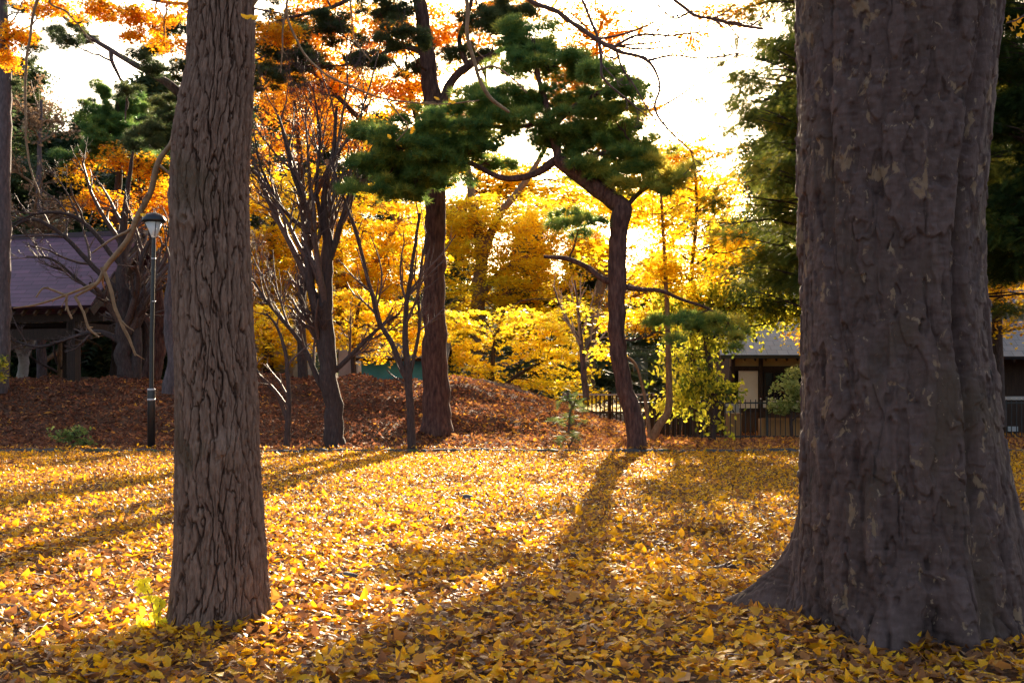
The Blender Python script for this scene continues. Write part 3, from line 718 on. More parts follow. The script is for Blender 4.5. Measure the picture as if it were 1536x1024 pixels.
r0 = np.array([hx(1072), 32.1, hz(532)-.03]); rise = W(1100, 447, 35.3)[2]-r0[2]; dr = 35.3-32.1
slab('roof', r0, (1, 0, 0), (0, dr, rise), 7.6, math.hypot(dr, rise), .09, M['roof_grey'], hs)
slab('roof', (r0[0]+7.6, 38.5, r0[2]), (-1, 0, 0), (0, -dr, rise), 7.6, math.hypot(dr, rise), .09, M['roof_grey'], hs)
part('ridge', M['acgrey'], hs, [((r0[0]+3.8, 35.3, r0[2]+rise+.04), (7.7, .32, .14))])
b = MB()
for k_ in range(26): bar(b, [r0[0]+.1+k_*.3, 32.12, r0[2]-.14], [r0[0]+.1+k_*.3, 33.0, r0[2]-.14+.9*rise/dr], .05, .07)
b.build('rafters', M['wood_dark'], hs, False)
part('gutter', M['black_metal'], hs, [((r0[0]+3.8, 32.04, r0[2]-.06), (7.6, .08, .08))])

cr = tag(part('wooden_crate', M['wood_pale'], None, [((hx(1149), 31.0, .27), (1.22, .5, .52)), ((hx(1149), 30.735, .52), (1.26, .03, .07)), ((hx(1149), 30.735, .05), (1.26, .03, .07)), ((hx(1149)-.6, 30.735, .285), (.07, .03, .4)), ((hx(1149)+.6, 30.735, .285), (.07, .03, .4))]), 'long pale wooden box lying against the house wall behind the railings', 'crate')
cr.name = 'wooden_crate'
ac = thing('air_conditioner', 'pale grey outdoor air conditioning unit left of the white house panel', 'air conditioner', (W(1091, 640, 31.8)[0], 31.8, 0))
ax = ac.location[0]
part('body', M['acgrey'], ac, [((ax, 31.8, .62), (.62, .3, .6))]); [part('stand', M['black_metal'], ac, [((ax+q_, 31.8, .16), (.05, .3, .32))]) for q_ in (-.22, .22)]
b = MB(); b.lathe([(.2, 0), (.23, 0), (.23, .02), (.2, .02)], (0, 0, 0), 24); V = b.g[0][0]; V = np.stack([V[:, 0]+ax-.05, -V[:, 2]+31.65, V[:, 1]+.62], 1); b.g[0] = (V, b.g[0][1], b.g[0][2]); b.build('fan_guard', M['black_metal'], ac)
dr_ = tag(part('storage_box', M['wood_pale'], None, [((W(1100, 640, 30.6)[0], 30.6, .33), (.36, .4, .66)), ((W(1100, 640, 30.6)[0], 30.6, .675), (.4, .44, .03))]), 'upright tan storage box beside the grey air conditioner', 'storage box')

# second house, right of the old trunk
h2 = thing('house', 'dark wooden house with deep grey eaves seen right of the massive trunk', 'house', (W(1600, 650, 32)[0], 32, 0))
gx = lambda px: (px-HX)/F*32; gz_ = lambda py: EYE+(HY-py)/F*32
part('wall', M['wood_dark'], h2, [(((gx(1455)+gx(1900))/2, 32.1, gz_(520)/2), (gx(1900)-gx(1455), .15, gz_(520)))])
part('wall', M['wood_dark'], h2, [((gx(1455)+.05, 34.6, gz_(520)/2), (.12, 4.9, gz_(520)))])
part('sill_board', M['siding'], h2, [((gx(1560), 31.99, gz_(597)), (3.4, .06, .1))])
part('wall_vent', M['acgrey'], h2, [((gx(1519), 31.99, gz_(643)), (.28, .04, .14))])
q0 = np.array([gx(1440), 30.9, gz_(536)]); dr2 = 3.4; ri2 = 2.3
slab('roof', q0, (1, 0, 0), (0, dr2, ri2), 9, math.hypot(dr2, ri2), .1, M['roof_grey'], h2)
slab('roof', (q0[0]+9, q0[1]+2*dr2, q0[2]), (-1, 0, 0), (0, -dr2, ri2), 9, math.hypot(dr2, ri2), .1, M['roof_grey'], h2)
part('ridge', M['acgrey'], h2, [((q0[0]+4.5, q0[1]+dr2, q0[2]+ri2+.05), (9.1, .34, .16))])
b = MB()
for k_ in range(28): bar(b, [q0[0]+.1+k_*.32, q0[1]+.03, q0[2]-.14], [q0[0]+.1+k_*.32, q0[1]+1.2, q0[2]-.14+1.2*ri2/dr2], .05, .07)
b.build('rafters', M['wood_dark'], h2, False)

# ------------------------------------------------------------------ far buildings
def shed(name, label, cat, px0, px1, D, ptop, z0, mat, roofm, wins=(), depth=5, group=None, over=.3, rh=1.1, lines=0):
    x0, x1 = (px0-HX)/F*D, (px1-HX)/F*D; zt_ = EYE+(HY-ptop)/F*D; t = thing(name, label, cat, ((x0+x1)/2, D, z0), group)
    part('wall', mat, t, [(((x0+x1)/2, D+depth/2, (z0-.3+zt_)/2), (x1-x0, depth, zt_-z0+.3))])
    slab('roof', (x0-over, D-over, zt_-.02), (1, 0, 0), (0, depth/2+over, rh), x1-x0+2*over, math.hypot(depth/2+over, rh), -.12, roofm, t)
    slab('roof', (x1+over, D+depth+over, zt_-.02), (-1, 0, 0), (0, -depth/2-over, rh), x1-x0+2*over, math.hypot(depth/2+over, rh), -.12, roofm, t)
    if lines:
        part('siding', M['siding'], t, [(((x0+x1)/2, D-.012-.006*(i % 2), z0+.1+i*.24), (x1-x0, .03, .215)) for i in range(lines)])
    for (a_, c_, d_, e_) in wins:
        xa, xb = (a_-HX)/F*D, (c_-HX)/F*D; za, zb_ = EYE+(HY-d_)/F*D, EYE+(HY-e_)/F*D
        cx_, cz_, w_, h_ = (xa+xb)/2, (za+zb_)/2, xb-xa, za-zb_
        f = part('window', M['siding'], t, [((xa, D-.03, cz_), (.07, .06, h_+.07)), ((xb, D-.03, cz_), (.07, .06, h_+.07)), ((cx_, D-.03, za), (w_-.07, .06, .07)), ((cx_, D-.03, zb_), (w_-.07, .06, .07))])
        part('pane', M['glass'], f, [((cx_, D-.012, cz_), (w_-.02, .02, h_-.02))])
    return t
shed('clapboard_house', 'pale clapboard house glimpsed behind the lamp and left trunk', 'house', 236, 440, 54, 488, 1.2, M['beige'], M['roof_grey'], ((398, 410, 520, 545),), lines=15)
shed('blue_shed', 'turquoise blue shed wall low behind the bank crest', 'shed', 542, 660, 40, 541, 1.3, M['blue'], M['wood_dark'], rh=.6, depth=3)
shed('beige_shed', 'small beige hut beside the turquoise shed', 'hut', 508, 536, 43, 512, 1.2, M['beige'], M['wood_dark'], rh=.3, depth=3)
shed('long_building', 'long blue-grey building seen through the yellow maple leaves', 'building', 742, 972, 82, 534, .6, M['bluegrey'], M['wood_dark'], ((770, 800, 545, 575), (838, 862, 545, 575), (925, 950, 545, 585)), rh=.25)

# ------------------------------------------------------------------ fence
FY = 29.75
fn = thing('iron_fence', 'black iron picket fence with sunlight painted as pale tips in front of the house', 'fence', (W(1200, 660, FY)[0], FY, 0))
fx0, fx1 = W(955, 660, FY)[0], W(1640, 660, FY)[0]; npan = 7; pw = (fx1-fx0)/npan
for i in range(npan):
    for x in np.arange(fx0+i*pw+.08, fx0+(i+1)*pw-.04, .133):
        pk = part('picket', M['black_metal'], fn, [((x, FY, .55), (.02, .02, 1.04))])
        part('picket_tip_glint', M['white_panel'], pk, [((x, FY, 1.09), (.026, .026, .035))])  # white end piece paints the sunlight caught by the black picket
    for z in (.1, .98): part('rail', M['black_metal'], fn, [((fx0+(i+.5)*pw, FY-.022, z), (pw-.06, .022, .04))])
for i in range(npan+1): part('post', M['black_metal'], fn, [((fx0+i*pw, FY, .56), (.06, .06, 1.16))])
# brown lattice fence farther left
lf = thing('slat_fence', 'low brown slatted fence beyond the bank left of the leaning pine', 'fence', (W(910, 610, 36)[0], 36, 0))
b = MB(); zc = EYE+(HY-604)/F*36
for x in np.arange(W(845, 0, 36)[0], W(985, 0, 36)[0], .13): b.box((x, 36, zc-.3), (.045, .03, 1.2))
b.build('slat_panel', M['wood_brown'], lf, False)
part('rail', M['siding'], lf, [((W(915, 0, 36)[0], 35.97, zc+.26), (2.95, .03, .05))]); part('rail', M['wood_brown'], lf, [((W(915, 0, 36)[0], 35.97, zc-.3), (2.95, .03, .06))])
for px in (846, 915, 984): part('post', M['wood_dark'], lf, [((W(px, 0, 36)[0], 36.06, zc-.3), (.09, .09, 1.3))])
# dark board fence behind the slim tree
wf = thing('board_fence', 'dark brown board fence standing behind the left end of the iron railings', 'fence', (W(1010, 655, 31.2)[0], 31.2, 0))
b = MB()
for i, x in enumerate(np.arange(W(978, 0, 31.2)[0], W(1082, 0, 31.2)[0], .15)): b.box((x, 31.2+.012*(i % 2), .56), (.14, .025, 1.12+.03*math.sin(i*7)))
b.build('board_panel', M['wood_dark'], wf, False)
for px in (976, 1030, 1084): part('post', M['wood_dark'], wf, [((W(px, 0, 31.26)[0], 31.28, .6), (.1, .1, 1.25))])

# ------------------------------------------------------------------ leaning pine in the middle
pine_tree('leaning_pine', 'dark leaning pine with crooked trunk bending left and layered needle pads in the centre', 23.95,
  [[(957, 684, 30), (948, 625, 27), (934, 570, 25), (926, 500, 25), (926, 420, 27), (927, 350, 27), (935, 318, 30), (918, 300, 27), (880, 272, 24), (850, 248, 22), (832, 238, 20)]],
  [[(834, 240, 14), (800, 262, 11), (765, 268, 9), (740, 262, 8), (690, 240, 7), (640, 250, 6), (575, 240, 4)],
   [(838, 242, 14), (828, 200, 11), (822, 170, 10), (808, 120, 8), (800, 60, 5)],
   [(832, 190, 9), (860, 160, 7), (900, 140, 5), (935, 125, 4)],
   [(826, 180, 8), (780, 190, 7), (720, 190, 6), (660, 190, 5), (600, 205, 4)],
   [(862, 258, 9), (890, 235, 7), (930, 225, 6), (970, 212, 4)],
   [(936, 312, 8), (965, 285, 6), (1000, 262, 4)],
   [(926, 428, 12), (900, 415, 9), (880, 400, 8), (850, 388, 7), (815, 385, 5)],
   [(928, 428, 10), (960, 434, 7), (990, 436, 6), (1020, 448, 5), (1060, 462, 4), (1095, 480, 3)]],
  [(800, 55, 48, 26), (838, 95, 55, 22), (785, 100, 45, 22), (905, 128, 48, 20), (938, 132, 32, 14), (868, 165, 50, 20), (762, 170, 60, 20), (700, 165, 52, 18), (820, 190, 60, 20), (900, 200, 58, 20), (950, 205, 36, 14),
   (650, 190, 50, 18), (598, 215, 48, 22), (555, 207, 32, 15), (680, 215, 60, 22), (850, 225, 45, 14), (560, 245, 42, 20), (612, 255, 58, 22), (556, 283, 36, 17), (650, 262, 50, 18), (618, 290, 42, 14),
   (905, 240, 45, 16), (960, 240, 45, 16, 0, .5), (1000, 262, 42, 20, 0, .85), (955, 275, 42, 14, 0, .7), (868, 340, 38, 11, 0, .4), (1000, 492, 22, 14), (1025, 478, 20, 10, 0, .5), (1045, 495, 24, 14, 0, .6), (1085, 492, 22, 14, 0, .7), (1105, 508, 18, 10, 0, .7), (730, 150, 40, 18), (800, 150, 50, 20), (860, 205, 50, 22), (920, 170, 40, 18, 0, .6), (660, 225, 50, 22), (712, 212, 34, 14), (600, 265, 50, 24), (790, 70, 45, 24), (880, 110, 40, 20), (920, 260, 45, 18, 0, .6), (980, 235, 35, 16, 0, .7), (735, 244, 30, 10), (640, 240, 60, 22), (880, 262, 40, 12, 0, .5)],  # higher pad tints at right put yellow sunlight into the needle colour
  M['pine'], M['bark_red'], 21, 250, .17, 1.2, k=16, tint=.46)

# ------------------------------------------------------------------ tall red pine
pine_tree('red_pine', 'tall straight pine with reddish plated bark on the bank left of centre', 27,
  [[(655, 652, 50), (654, 610, 42), (652, 540, 38), (652, 450, 34), (652, 350, 32), (653, 250, 31), (652, 180, 30), (640, 90, 24), (630, 0, 20), (622, -120, 16), (615, -300, 9)]],
  [[(655, 185, 20), (672, 130, 14), (700, 100, 12), (740, 82, 10), (775, 60, 7)], [(700, 98, 9), (690, 60, 7), (705, 10, 6), (715, -60, 5)], [(640, 80, 10), (600, 70, 8), (560, 90, 6)], [(630, 0, 10), (580, -30, 8), (500, 10, 6), (420, 30, 4)]],
  [(735, 45, 40, 22), (700, 85, 38, 16), (760, 15, 45, 18), (600, 62, 40, 14), (560, 95, 38, 13), (620, 105, 30, 12), (500, 40, 45, 18), (425, 45, 40, 22), (450, 95, 45, 16), (570, 15, 45, 14), (640, -40, 70, 30), (560, -60, 70, 30), (720, -60, 70, 30), (620, -170, 90, 40), (480, -40, 60, 25)],
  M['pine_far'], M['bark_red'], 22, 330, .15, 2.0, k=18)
# pine behind the ginkgo, limb over the gap of sky
pine_tree('grey_limbed_pine', 'pine behind the left trunk sending a bare grey limb over the sky gap', 29,
  [[(256, 590, 26), (262, 540, 20), (254, 490, 18), (262, 400, 18), (282, 300, 20), (284, 200, 20), (276, 160, 18), (290, 60, 16), (300, -60, 14), (305, -200, 8)]],
  [[(276, 165, 16), (268, 138, 14), (240, 118, 11), (205, 98, 9), (160, 72, 7), (130, 52, 6), (95, 25, 5), (60, -10, 4)], [(165, 76, 7), (168, 92, 6), (180, 118, 4), (190, 140, 3), (188, 180, 2.5)]],
  [(95, 50, 20, 14), (120, 35, 22, 12), (128, 62, 20, 10), (100, 62, 14, 8), (190, 140, 20, 8), (225, 75, 30, 12), (250, 100, 35, 15), (245, 170, 38, 25), (225, 210, 40, 22), (320, 200, 50, 30), (400, 120, 45, 20), (420, 75, 40, 16), (300, -60, 80, 30), (380, -20, 50, 22), (250, 40, 30, 12)],
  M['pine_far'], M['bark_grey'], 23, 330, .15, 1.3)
pine_tree('dark_round_pine', 'dark rounded pine crown above the pavilion roof', 40,
  [[(172, 590, 18), (176, 480, 15), (172, 360, 14), (178, 250, 10), (176, 150, 6)]], [],
  [(175, 145, 30, 12), (150, 165, 28, 12), (200, 165, 28, 14), (160, 190, 35, 16), (195, 195, 35, 16), (170, 215, 40, 16), (150, 225, 25, 12), (210, 225, 25, 12), (235, 250, 40, 20), (120, 240, 35, 16)],
  M['pine'], M['bark_dark'], 24, 200, .2, .8)
pine_tree('left_edge_pine', 'tall purple-grey pine trunk at the left edge of the view', 31,
  [[(2, 590, 26), (4, 450, 24), (5, 300, 21), (8, 150, 19), (6, 50, 16), (0, -100, 12)]], [[(6, 60, 6), (-30, 20, 5), (-70, 0, 4)], [(8, 110, 4), (30, 100, 3), (45, 80, 2)]],
  [(35, 60, 15, 8), (48, 75, 14, 7), (30, 100, 16, 7), (-30, 0, 40, 20), (15, -40, 50, 20), (45, 15, 20, 7), (20, 130, 12, 6)],
  M['pine_far'], M['bark_grey'], 25, 260, .14, .8)
# ------------------------------------------------------------------ maples
MG = 'yellow maples beyond the bank'
leafy_tree('maple_tree', 'golden maple with a pale forked trunk right of the red pine', 'maple', 76,
  [[(718, 590, 26), (716, 500, 22), (718, 430, 21), (722, 380, 18), (712, 320, 14), (700, 240, 9)]],
  [(700, 320, 70, 40), (760, 340, 100, 50), (730, 420, 80, 50), (800, 400, 90, 55), (830, 340, 90, 45), (700, 350, 60, 50), (760, 480, 70, 40), (690, 480, 60, 50), (820, 470, 60, 50)],
  420, 85, M['maple_yellow'], M['bark_tan'], 31, size=.26, rad=1.1, thick=.08, droop=.18, tilt=.5, tint=(.74, .17), group=MG, limbs=[[(720, 400, 16), (745, 330, 12), (790, 270, 9), (830, 200, 5)], [(717, 450, 12), (760, 400, 9), (820, 370, 6), (860, 300, 4)]])
leafy_tree('maple_tree', 'golden maple whose trunk stands between the dark bare tree and the blue shed', 'maple', 51,
  [[(520, 590, 24), (518, 500, 22), (512, 420, 18), (500, 330, 12), (490, 240, 8)]],
  [(500, 400, 90, 80), (590, 400, 70, 90), (560, 480, 70, 50), (450, 480, 50, 50), (600, 500, 50, 40), (480, 300, 80, 50), (600, 320, 60, 50), (520, 540, 40, 20)],
  330, 90, M['maple_yellow'], M['bark_tan'], 32, size=.2, rad=.8, thick=.06, droop=.18, tilt=.5, tint=(.62, .2), group=MG, limbs=[[(515, 470, 12), (560, 400, 9), (600, 330, 6)]])
leafy_tree('maple_tree', 'amber maple directly right of the left foreground trunk', 'maple', 46,
  [[(402, 590, 18), (402, 500, 17), (404, 430, 14), (410, 340, 9), (415, 280, 5)]],
  [(425, 360, 50, 60), (400, 430, 45, 60), (420, 510, 45, 40), (450, 420, 40, 50), (340, 400, 80, 100), (395, 290, 50, 40)],
  195, 101, M['maple_yellow'], M['bark_dark'], 33, size=.2, rad=.8, thick=.06, droop=.18, tilt=.5, tint=(.58, .2), group=MG)
leafy_tree('maple_tree', 'golden maple behind the leaning pine trunk', 'maple', 74,
  [[(880, 600, 22), (884, 520, 19), (900, 430, 15), (930, 330, 10), (950, 260, 6)]],
  [(870, 360, 60, 50), (960, 330, 70, 50), (1020, 300, 60, 45), (1040, 370, 60, 50), (960, 400, 60, 45), (900, 290, 70, 40), (910, 470, 45, 40), (980, 470, 60, 45), (1060, 430, 50, 50), (1010, 240, 50, 35), (1100, 340, 60, 60), (1080, 270, 50, 30), (1150, 420, 60, 50), (1130, 250, 50, 50)],
  420, 84, M['maple_yellow'], M['bark_tan'], 34, size=.26, rad=1.1, thick=.08, droop=.18, tilt=.5, tint=(.72, .17), tintz=-.1, group=MG, limbs=[[(890, 480, 10), (940, 430, 8), (1010, 360, 5)]])
leafy_tree('maple_tree', 'tall orange-topped maple spreading behind the red pine', 'maple', 31,
  [[(655, 620, 22), (654, 500, 20), (654, 360, 17), (640, 240, 12), (610, 120, 8)]],
  [(560, 45, 120, 40), (470, 120, 90, 40), (620, 140, 90, 45), (690, 190, 60, 40), (540, 210, 80, 35), (440, 60, 60, 40), (680, 50, 70, 50), (500, 0, 90, 25), (740, 10, 60, 25)],
  430, 80, M['maple_orange'], M['bark_dark'], 35, size=.12, rad=.42, thick=.07, tint=(.68, .17), group=MG, limbs=[[(650, 300, 13), (690, 210, 10), (730, 130, 6)], [(648, 300, 12), (560, 200, 9), (470, 110, 5)]])
leafy_tree('maple_tree', 'thin orange maple sprays against the bright sky right of the pine crown', 'maple', 30,
  [[(955, 655, 12), (936, 570, 11), (926, 450, 10), (928, 330, 9), (900, 190, 7), (895, 60, 4)]],
  [(850, 90, 45, 60), (850, 150, 60, 60), (880, 110, 50, 50), (920, 50, 60, 35), (960, 170, 45, 30), (895, 190, 50, 45), (1000, 220, 50, 30), (880, 15, 60, 20), (780, 20, 60, 25), (1080, 20, 50, 12), (1120, 10, 40, 8), (970, 235, 70, 25), (1030, 60, 40, 20)],
  440, 44, M['maple_orange'], M['bark_dark'], 36, size=.11, rad=.36, thick=.06, tint=(.72, .17), group=MG, limbs=[[(870, 260, 7), (930, 190, 5), (1010, 150, 3), (1090, 90, 2)]])
leafy_tree('maple_tree', 'orange maple whose leafy boughs hang across the top left corner', 'maple', 25.5,
  [[(-110, 680, 34), (-105, 500, 30), (-95, 300, 26), (-80, 120, 20), (-60, -20, 14)]],
  [(20, 50, 26, 16), (70, 12, 40, 10), (165, 14, 50, 12), (220, 22, 60, 14), (250, 58, 40, 10), (190, 48, 40, 9), (15, 85, 14, 16), (275, 70, 25, 10), (410, 45, 38, 20), (300, 10, 60, 14)],
  120, 87, M['maple_orange'], M['bark_grey'], 37, tint=(.66, .15), size=.10, rad=.3, thick=.05, group=MG, limbs=[[(-90, 250, 16), (-40, 120, 11), (10, 60, 7)], [(-70, 30, 12), (20, -20, 9), (150, -15, 7), (260, 5, 5), (330, 5, 4), (420, 20, 3)]])
leafy_tree('maple_tree', 'small russet maple above the pavilion roof beside the lamp', 'maple', 38.5,
  [[(218, 585, 12), (220, 480, 11), (216, 380, 9), (210, 290, 6), (205, 230, 3)]],
  [(205, 240, 50, 25), (235, 300, 35, 40), (150, 295, 45, 20), (225, 360, 30, 30), (120, 250, 25, 20), (240, 420, 20, 40)],
  105, 79, M['maple_orange'], M['bark_dark'], 38, tint=(.6, .2), group=MG)
leafy_tree('maple_tree', 'yellow maple to the far right hanging in front of the dark wooden house roof', 'maple', 29.5,
  [[(1500, 640, 20), (1495, 500, 16), (1500, 380, 10)]], [(1505, 440, 60, 30), (1570, 400, 80, 50), (1500, 490, 50, 18), (1230, 500, 40, 20)], 110, 40, M['maple_yellow'], M['bark_dark'], 39, tint=(.62, .15), group=MG)
leafy_tree('maple_tree', 'low bright yellow maple spreading flat sprays over the end of the bank', 'maple', 43,
  [[(742, 600, 9), (738, 560, 8), (745, 500, 6), (760, 460, 3)], [(742, 590, 6), (780, 560, 5), (820, 540, 3)]],
  [(760, 480, 90, 30), (725, 540, 60, 36), (815, 520, 60, 34), (790, 575, 80, 22), (705, 575, 40, 20), (860, 565, 40, 22), (690, 500, 40, 34), (840, 470, 40, 24), (900, 590, 30, 12)],
  110, 85, M['maple_yellow'], M['bark_dark'], 45, size=.19, rad=.75, thick=.04, tint=(.86, .1), group=MG, droop=.25)
leafy_tree('maple_tree', 'dull orange maple with fine dark twigs behind the bare fan tree', 'maple', 34,
  [[(455, 590, 16), (452, 480, 14), (458, 360, 12), (450, 240, 8), (440, 140, 5)]],
  [(430, 150, 60, 50), (500, 170, 60, 50), (420, 220, 50, 30), (450, 90, 60, 40), (540, 120, 50, 40)],
  170, 50, M['maple_orange'], M['bark_dark'], 46, size=.12, rad=.42, thick=.07, tint=(.5, .2), tintz=.2, group=MG, limbs=[[(456, 330, 9), (500, 240, 7), (550, 170, 4)]])
leafy_tree('maple_tree', 'far amber maple filling the gap under the pine crown', 'maple', 96,
  [[(650, 590, 20), (660, 450, 17), (690, 330, 12), (720, 260, 7)]],
  [(620, 250, 70, 45), (720, 262, 80, 35), (790, 275, 80, 35), (880, 300, 70, 40), (960, 300, 60, 40), (760, 310, 90, 40), (1010, 280, 60, 35), (640, 320, 70, 50), (690, 190, 60, 30), (1070, 300, 50, 30)],
  480, 80, M['maple_yellow'], M['bark_dark'], 47, size=.34, rad=1.4, thick=.1, tint=(.66, .18), tintz=-.3, group=MG, droop=.18, tilt=.5)
leafy_tree('maple_tree', 'low amber maple hanging sprays over the turquoise shed roof', 'maple', 37,
  [[(533, 590, 9), (530, 540, 8), (535, 480, 6), (545, 430, 4)]],
  [(500, 500, 50, 24), (560, 495, 60, 24), (625, 510, 50, 22), (440, 505, 40, 28), (590, 465, 60, 25), (400, 480, 30, 30), (520, 450, 50, 25), (545, 530, 60, 10)],
  120, 62, M['maple_yellow'], M['bark_dark'], 48, size=.15, rad=.5, thick=.05, tint=(.7, .18), group=MG, droop=.22)
leafy_tree('maple_tree', 'thin-stemmed yellow maple standing between the leaning pine and the conifer', 'maple', 29,
  [[(1042, 662, 9), (1040, 560, 8), (1035, 440, 7), (1045, 320, 5), (1040, 230, 3)]],
  [(1000, 250, 60, 35), (1060, 290, 50, 50), (1015, 370, 50, 40), (1095, 370, 40, 50), (960, 310, 45, 35), (1060, 430, 50, 30), (1060, 220, 45, 25), (970, 400, 40, 30)],
  190, 42, M['maple_yellow'], M['bark_dark'], 49, size=.12, rad=.4, thick=.06, tint=(.62, .2), tintz=-.2, group=MG)
leafy_tree('slim_tree', 'slender pale-stemmed young tree right of the leaning pine', 'tree', 27.2,
  [[(977, 658, 13), (990, 635, 12), (1003, 610, 11), (1003, 540, 9), (1000, 450, 7), (995, 350, 5), (990, 260, 3)], [(975, 656, 7), (968, 600, 5), (955, 550, 4), (935, 530, 3)]],
  [(1000, 330, 45, 35), (975, 400, 40, 30), (1020, 420, 40, 30), (920, 480, 28, 20), (915, 530, 28, 18), (880, 460, 30, 18), (905, 380, 30, 20)], 75, 36, M['maple_yellow'], M['bark_tan'], 40, tint=(.75, .14), size=.13, rad=.32)
leafy_tree('hanging_leaf_tree', 'small tree with hanging lime-yellow leaves in front of the railings', 'tree', 28,
  [[(1068, 662, 12), (1072, 600, 11), (1062, 530, 9), (1050, 450, 6)]], [(1030, 540, 50, 30), (1060, 580, 55, 30), (1085, 510, 25, 25), (1010, 600, 28, 20), (1075, 630, 30, 10), (1040, 480, 50, 30), (1075, 450, 40, 30), (1125, 465, 40, 30), (1175, 455, 45, 28), (1020, 440, 40, 30)],
  210, 30, M['lime'], M['bark_dark'], 41, leaf=(OV, OVF), size=.13, rad=.34, thick=.12, tint=(.62, .22), tilt=1.1, droop=.7, upw=.3)
leafy_tree('pale_shrub', 'pale green feathery shrub before the house windows beside the massive trunk', 'shrub', 29.2,
  [[(1188, 662, 5), (1186, 620, 5), (1188, 570, 3)]], [(1190, 580, 30, 22), (1175, 605, 28, 16), (1215, 600, 30, 25), (1195, 555, 18, 12)], 75, 45, M['pale_green'], M['bark_dark'], 42, leaf=(OV, OVF), size=.10, rad=.17, thick=.05, tint=(.6, .2), tilt=.8)
leafy_tree('berm_bush', 'low green seedling clump on the shaded left bank', 'shrub', 24.9,
  [[(108, 662, 2), (104, 650, 2), (100, 642, 1)]], [(98, 652, 22, 8), (118, 645, 14, 7), (130, 662, 12, 4)], 26, 16, M['pale_green'], M['bark_dark'], 43, leaf=(OV, OVF), size=.10, rad=.15, thick=.05, tint=(.1, .1), tilt=.8)
leafy_tree('edge_sapling', 'reddish-yellow leafed sapling at the far left edge by the pavilion', 'shrub', 30,
  [[(-8, 590, 4), (-4, 560, 3), (0, 540, 2)]], [(2, 545, 16, 10), (-5, 560, 14, 10)], 16, 14, M['lime'], M['bark_dark'], 44, size=.14, rad=.18, thick=.06, tint=(.6, .2))

# ------------------------------------------------------------------ bare trees
LV = [(9, .55, 30, .10, .10, .25), (7, .5, 38, .08, .12, .2), (6, .55, 40, .06, .14, .2), (5, .6, 35, .08, .14, .2)]
bare_tree('bare_fan_tree', 'dark many-stemmed bare tree fanning out left of the red pine', 25.3,
  [[(500, 672, 32), (499, 620, 28), (495, 560, 26), (490, 500, 24), (488, 430, 19), (492, 370, 14), (486, 300, 10), (500, 230, 7), (505, 160, 4)],
   [(492, 520, 14), (470, 450, 14), (462, 380, 12), (465, 330, 10), (440, 260, 7), (420, 180, 4)], [(490, 570, 12), (478, 510, 11), (460, 470, 9), (450, 430, 7)], [(497, 600, 9), (478, 570, 9), (455, 520, 7), (420, 475, 6), (392, 440, 4), (370, 400, 3)],
   [(490, 400, 12), (510, 340, 9), (530, 280, 7), (560, 220, 4)], [(499, 560, 8), (530, 530, 7), (570, 490, 5), (600, 470, 3)], [(470, 350, 8), (430, 320, 6), (395, 260, 4), (380, 200, 2)], [(488, 360, 8), (475, 290, 6), (480, 210, 4), (470, 130, 2)]],
  51, M['bark_dark'], M['twig_brown'], LV)
bare_tree('bare_young_tree', 'slender bare young tree standing at the kerb before the red pine', 23.95,
  [[(618, 682, 14), (616, 630, 12), (612, 560, 11), (608, 480, 8), (618, 400, 6), (630, 320, 4)], [(612, 575, 8), (590, 520, 8), (568, 480, 7), (555, 430, 6), (540, 370, 5), (520, 310, 4), (500, 250, 3)], [(613, 570, 6), (628, 500, 5), (628, 430, 4), (640, 350, 3)]],
  52, M['bark_dark'], M['twig_brown'], [(7, .4, 38, .08, .12, .3), (5, .45, 40, .05, .14, .2)])
bare_tree('bare_sapling', 'thin crooked bare sapling just right of the left foreground trunk', 24.1,
  [[(430, 680, 10), (431, 640, 9), (433, 590, 7), (428, 530, 6), (415, 490, 4), (400, 470, 3)], [(430, 630, 7), (418, 595, 6), (400, 575, 5), (385, 555, 4), (376, 530, 3)]],
  53, M['bark_dark'], M['twig_brown'], [(5, .4, 40, .05, .14, .3), (4, .45, 40, .05, .14, .2)])
bare_tree('bare_spreading_tree', 'dark bare tree at the bank crest with low branches across the pavilion', 33,
  [[(190, 580, 34), (186, 545, 27), (187, 500, 25), (186, 440, 20), (182, 380, 14), (190, 300, 9), (200, 220, 4)], [(200, 578, 18), (205, 520, 15), (200, 460, 12), (210, 400, 9), (235, 340, 5)], [(186, 515, 12), (150, 498, 8), (110, 505, 6), (60, 520, 4), (20, 510, 3)],
   [(184, 440, 10), (140, 400, 8), (90, 350, 6), (40, 330, 5), (-20, 380, 3)], [(183, 400, 8), (120, 330, 6), (60, 320, 4), (0, 345, 3)], [(186, 470, 8), (130, 430, 5), (80, 390, 4), (40, 385, 3)]],
  54, M['bark_dark'], M['twig_brown'], [(8, .45, 40, .05, .13, .25), (6, .5, 42, .05, .15, .2), (5, .5, 42, .04, .15, .2), (4, .5, 40, .02, .16, .2)])
bare_tree('curved_bare_trunk', 'reddish brown bent trunk beside the lamp at the bank crest', 34.5,
  [[(212, 592, 34), (228, 560, 30), (238, 520, 24), (240, 470, 18), (232, 400, 12), (225, 330, 7)]], 55, M['bark_red'], M['twig_brown'], [(6, .4, 40, .05, .13, .3), (5, .5, 42, .05, .15, .2)])
bare_tree('white_forked_tree', 'pale whitish trunk forking into a Y under the pavilion eaves', 41,
  [[(35, 590, 18), (35, 560, 16), (35, 535, 15), (26, 518, 11), (15, 500, 10), (0, 470, 8), (-10, 400, 5)], [(36, 537, 12), (44, 522, 10), (50, 500, 8), (56, 440, 6)]], 56, M['bark_pale'], M['twig_pale'], [(4, .4, 40, .05, .13, .5)])
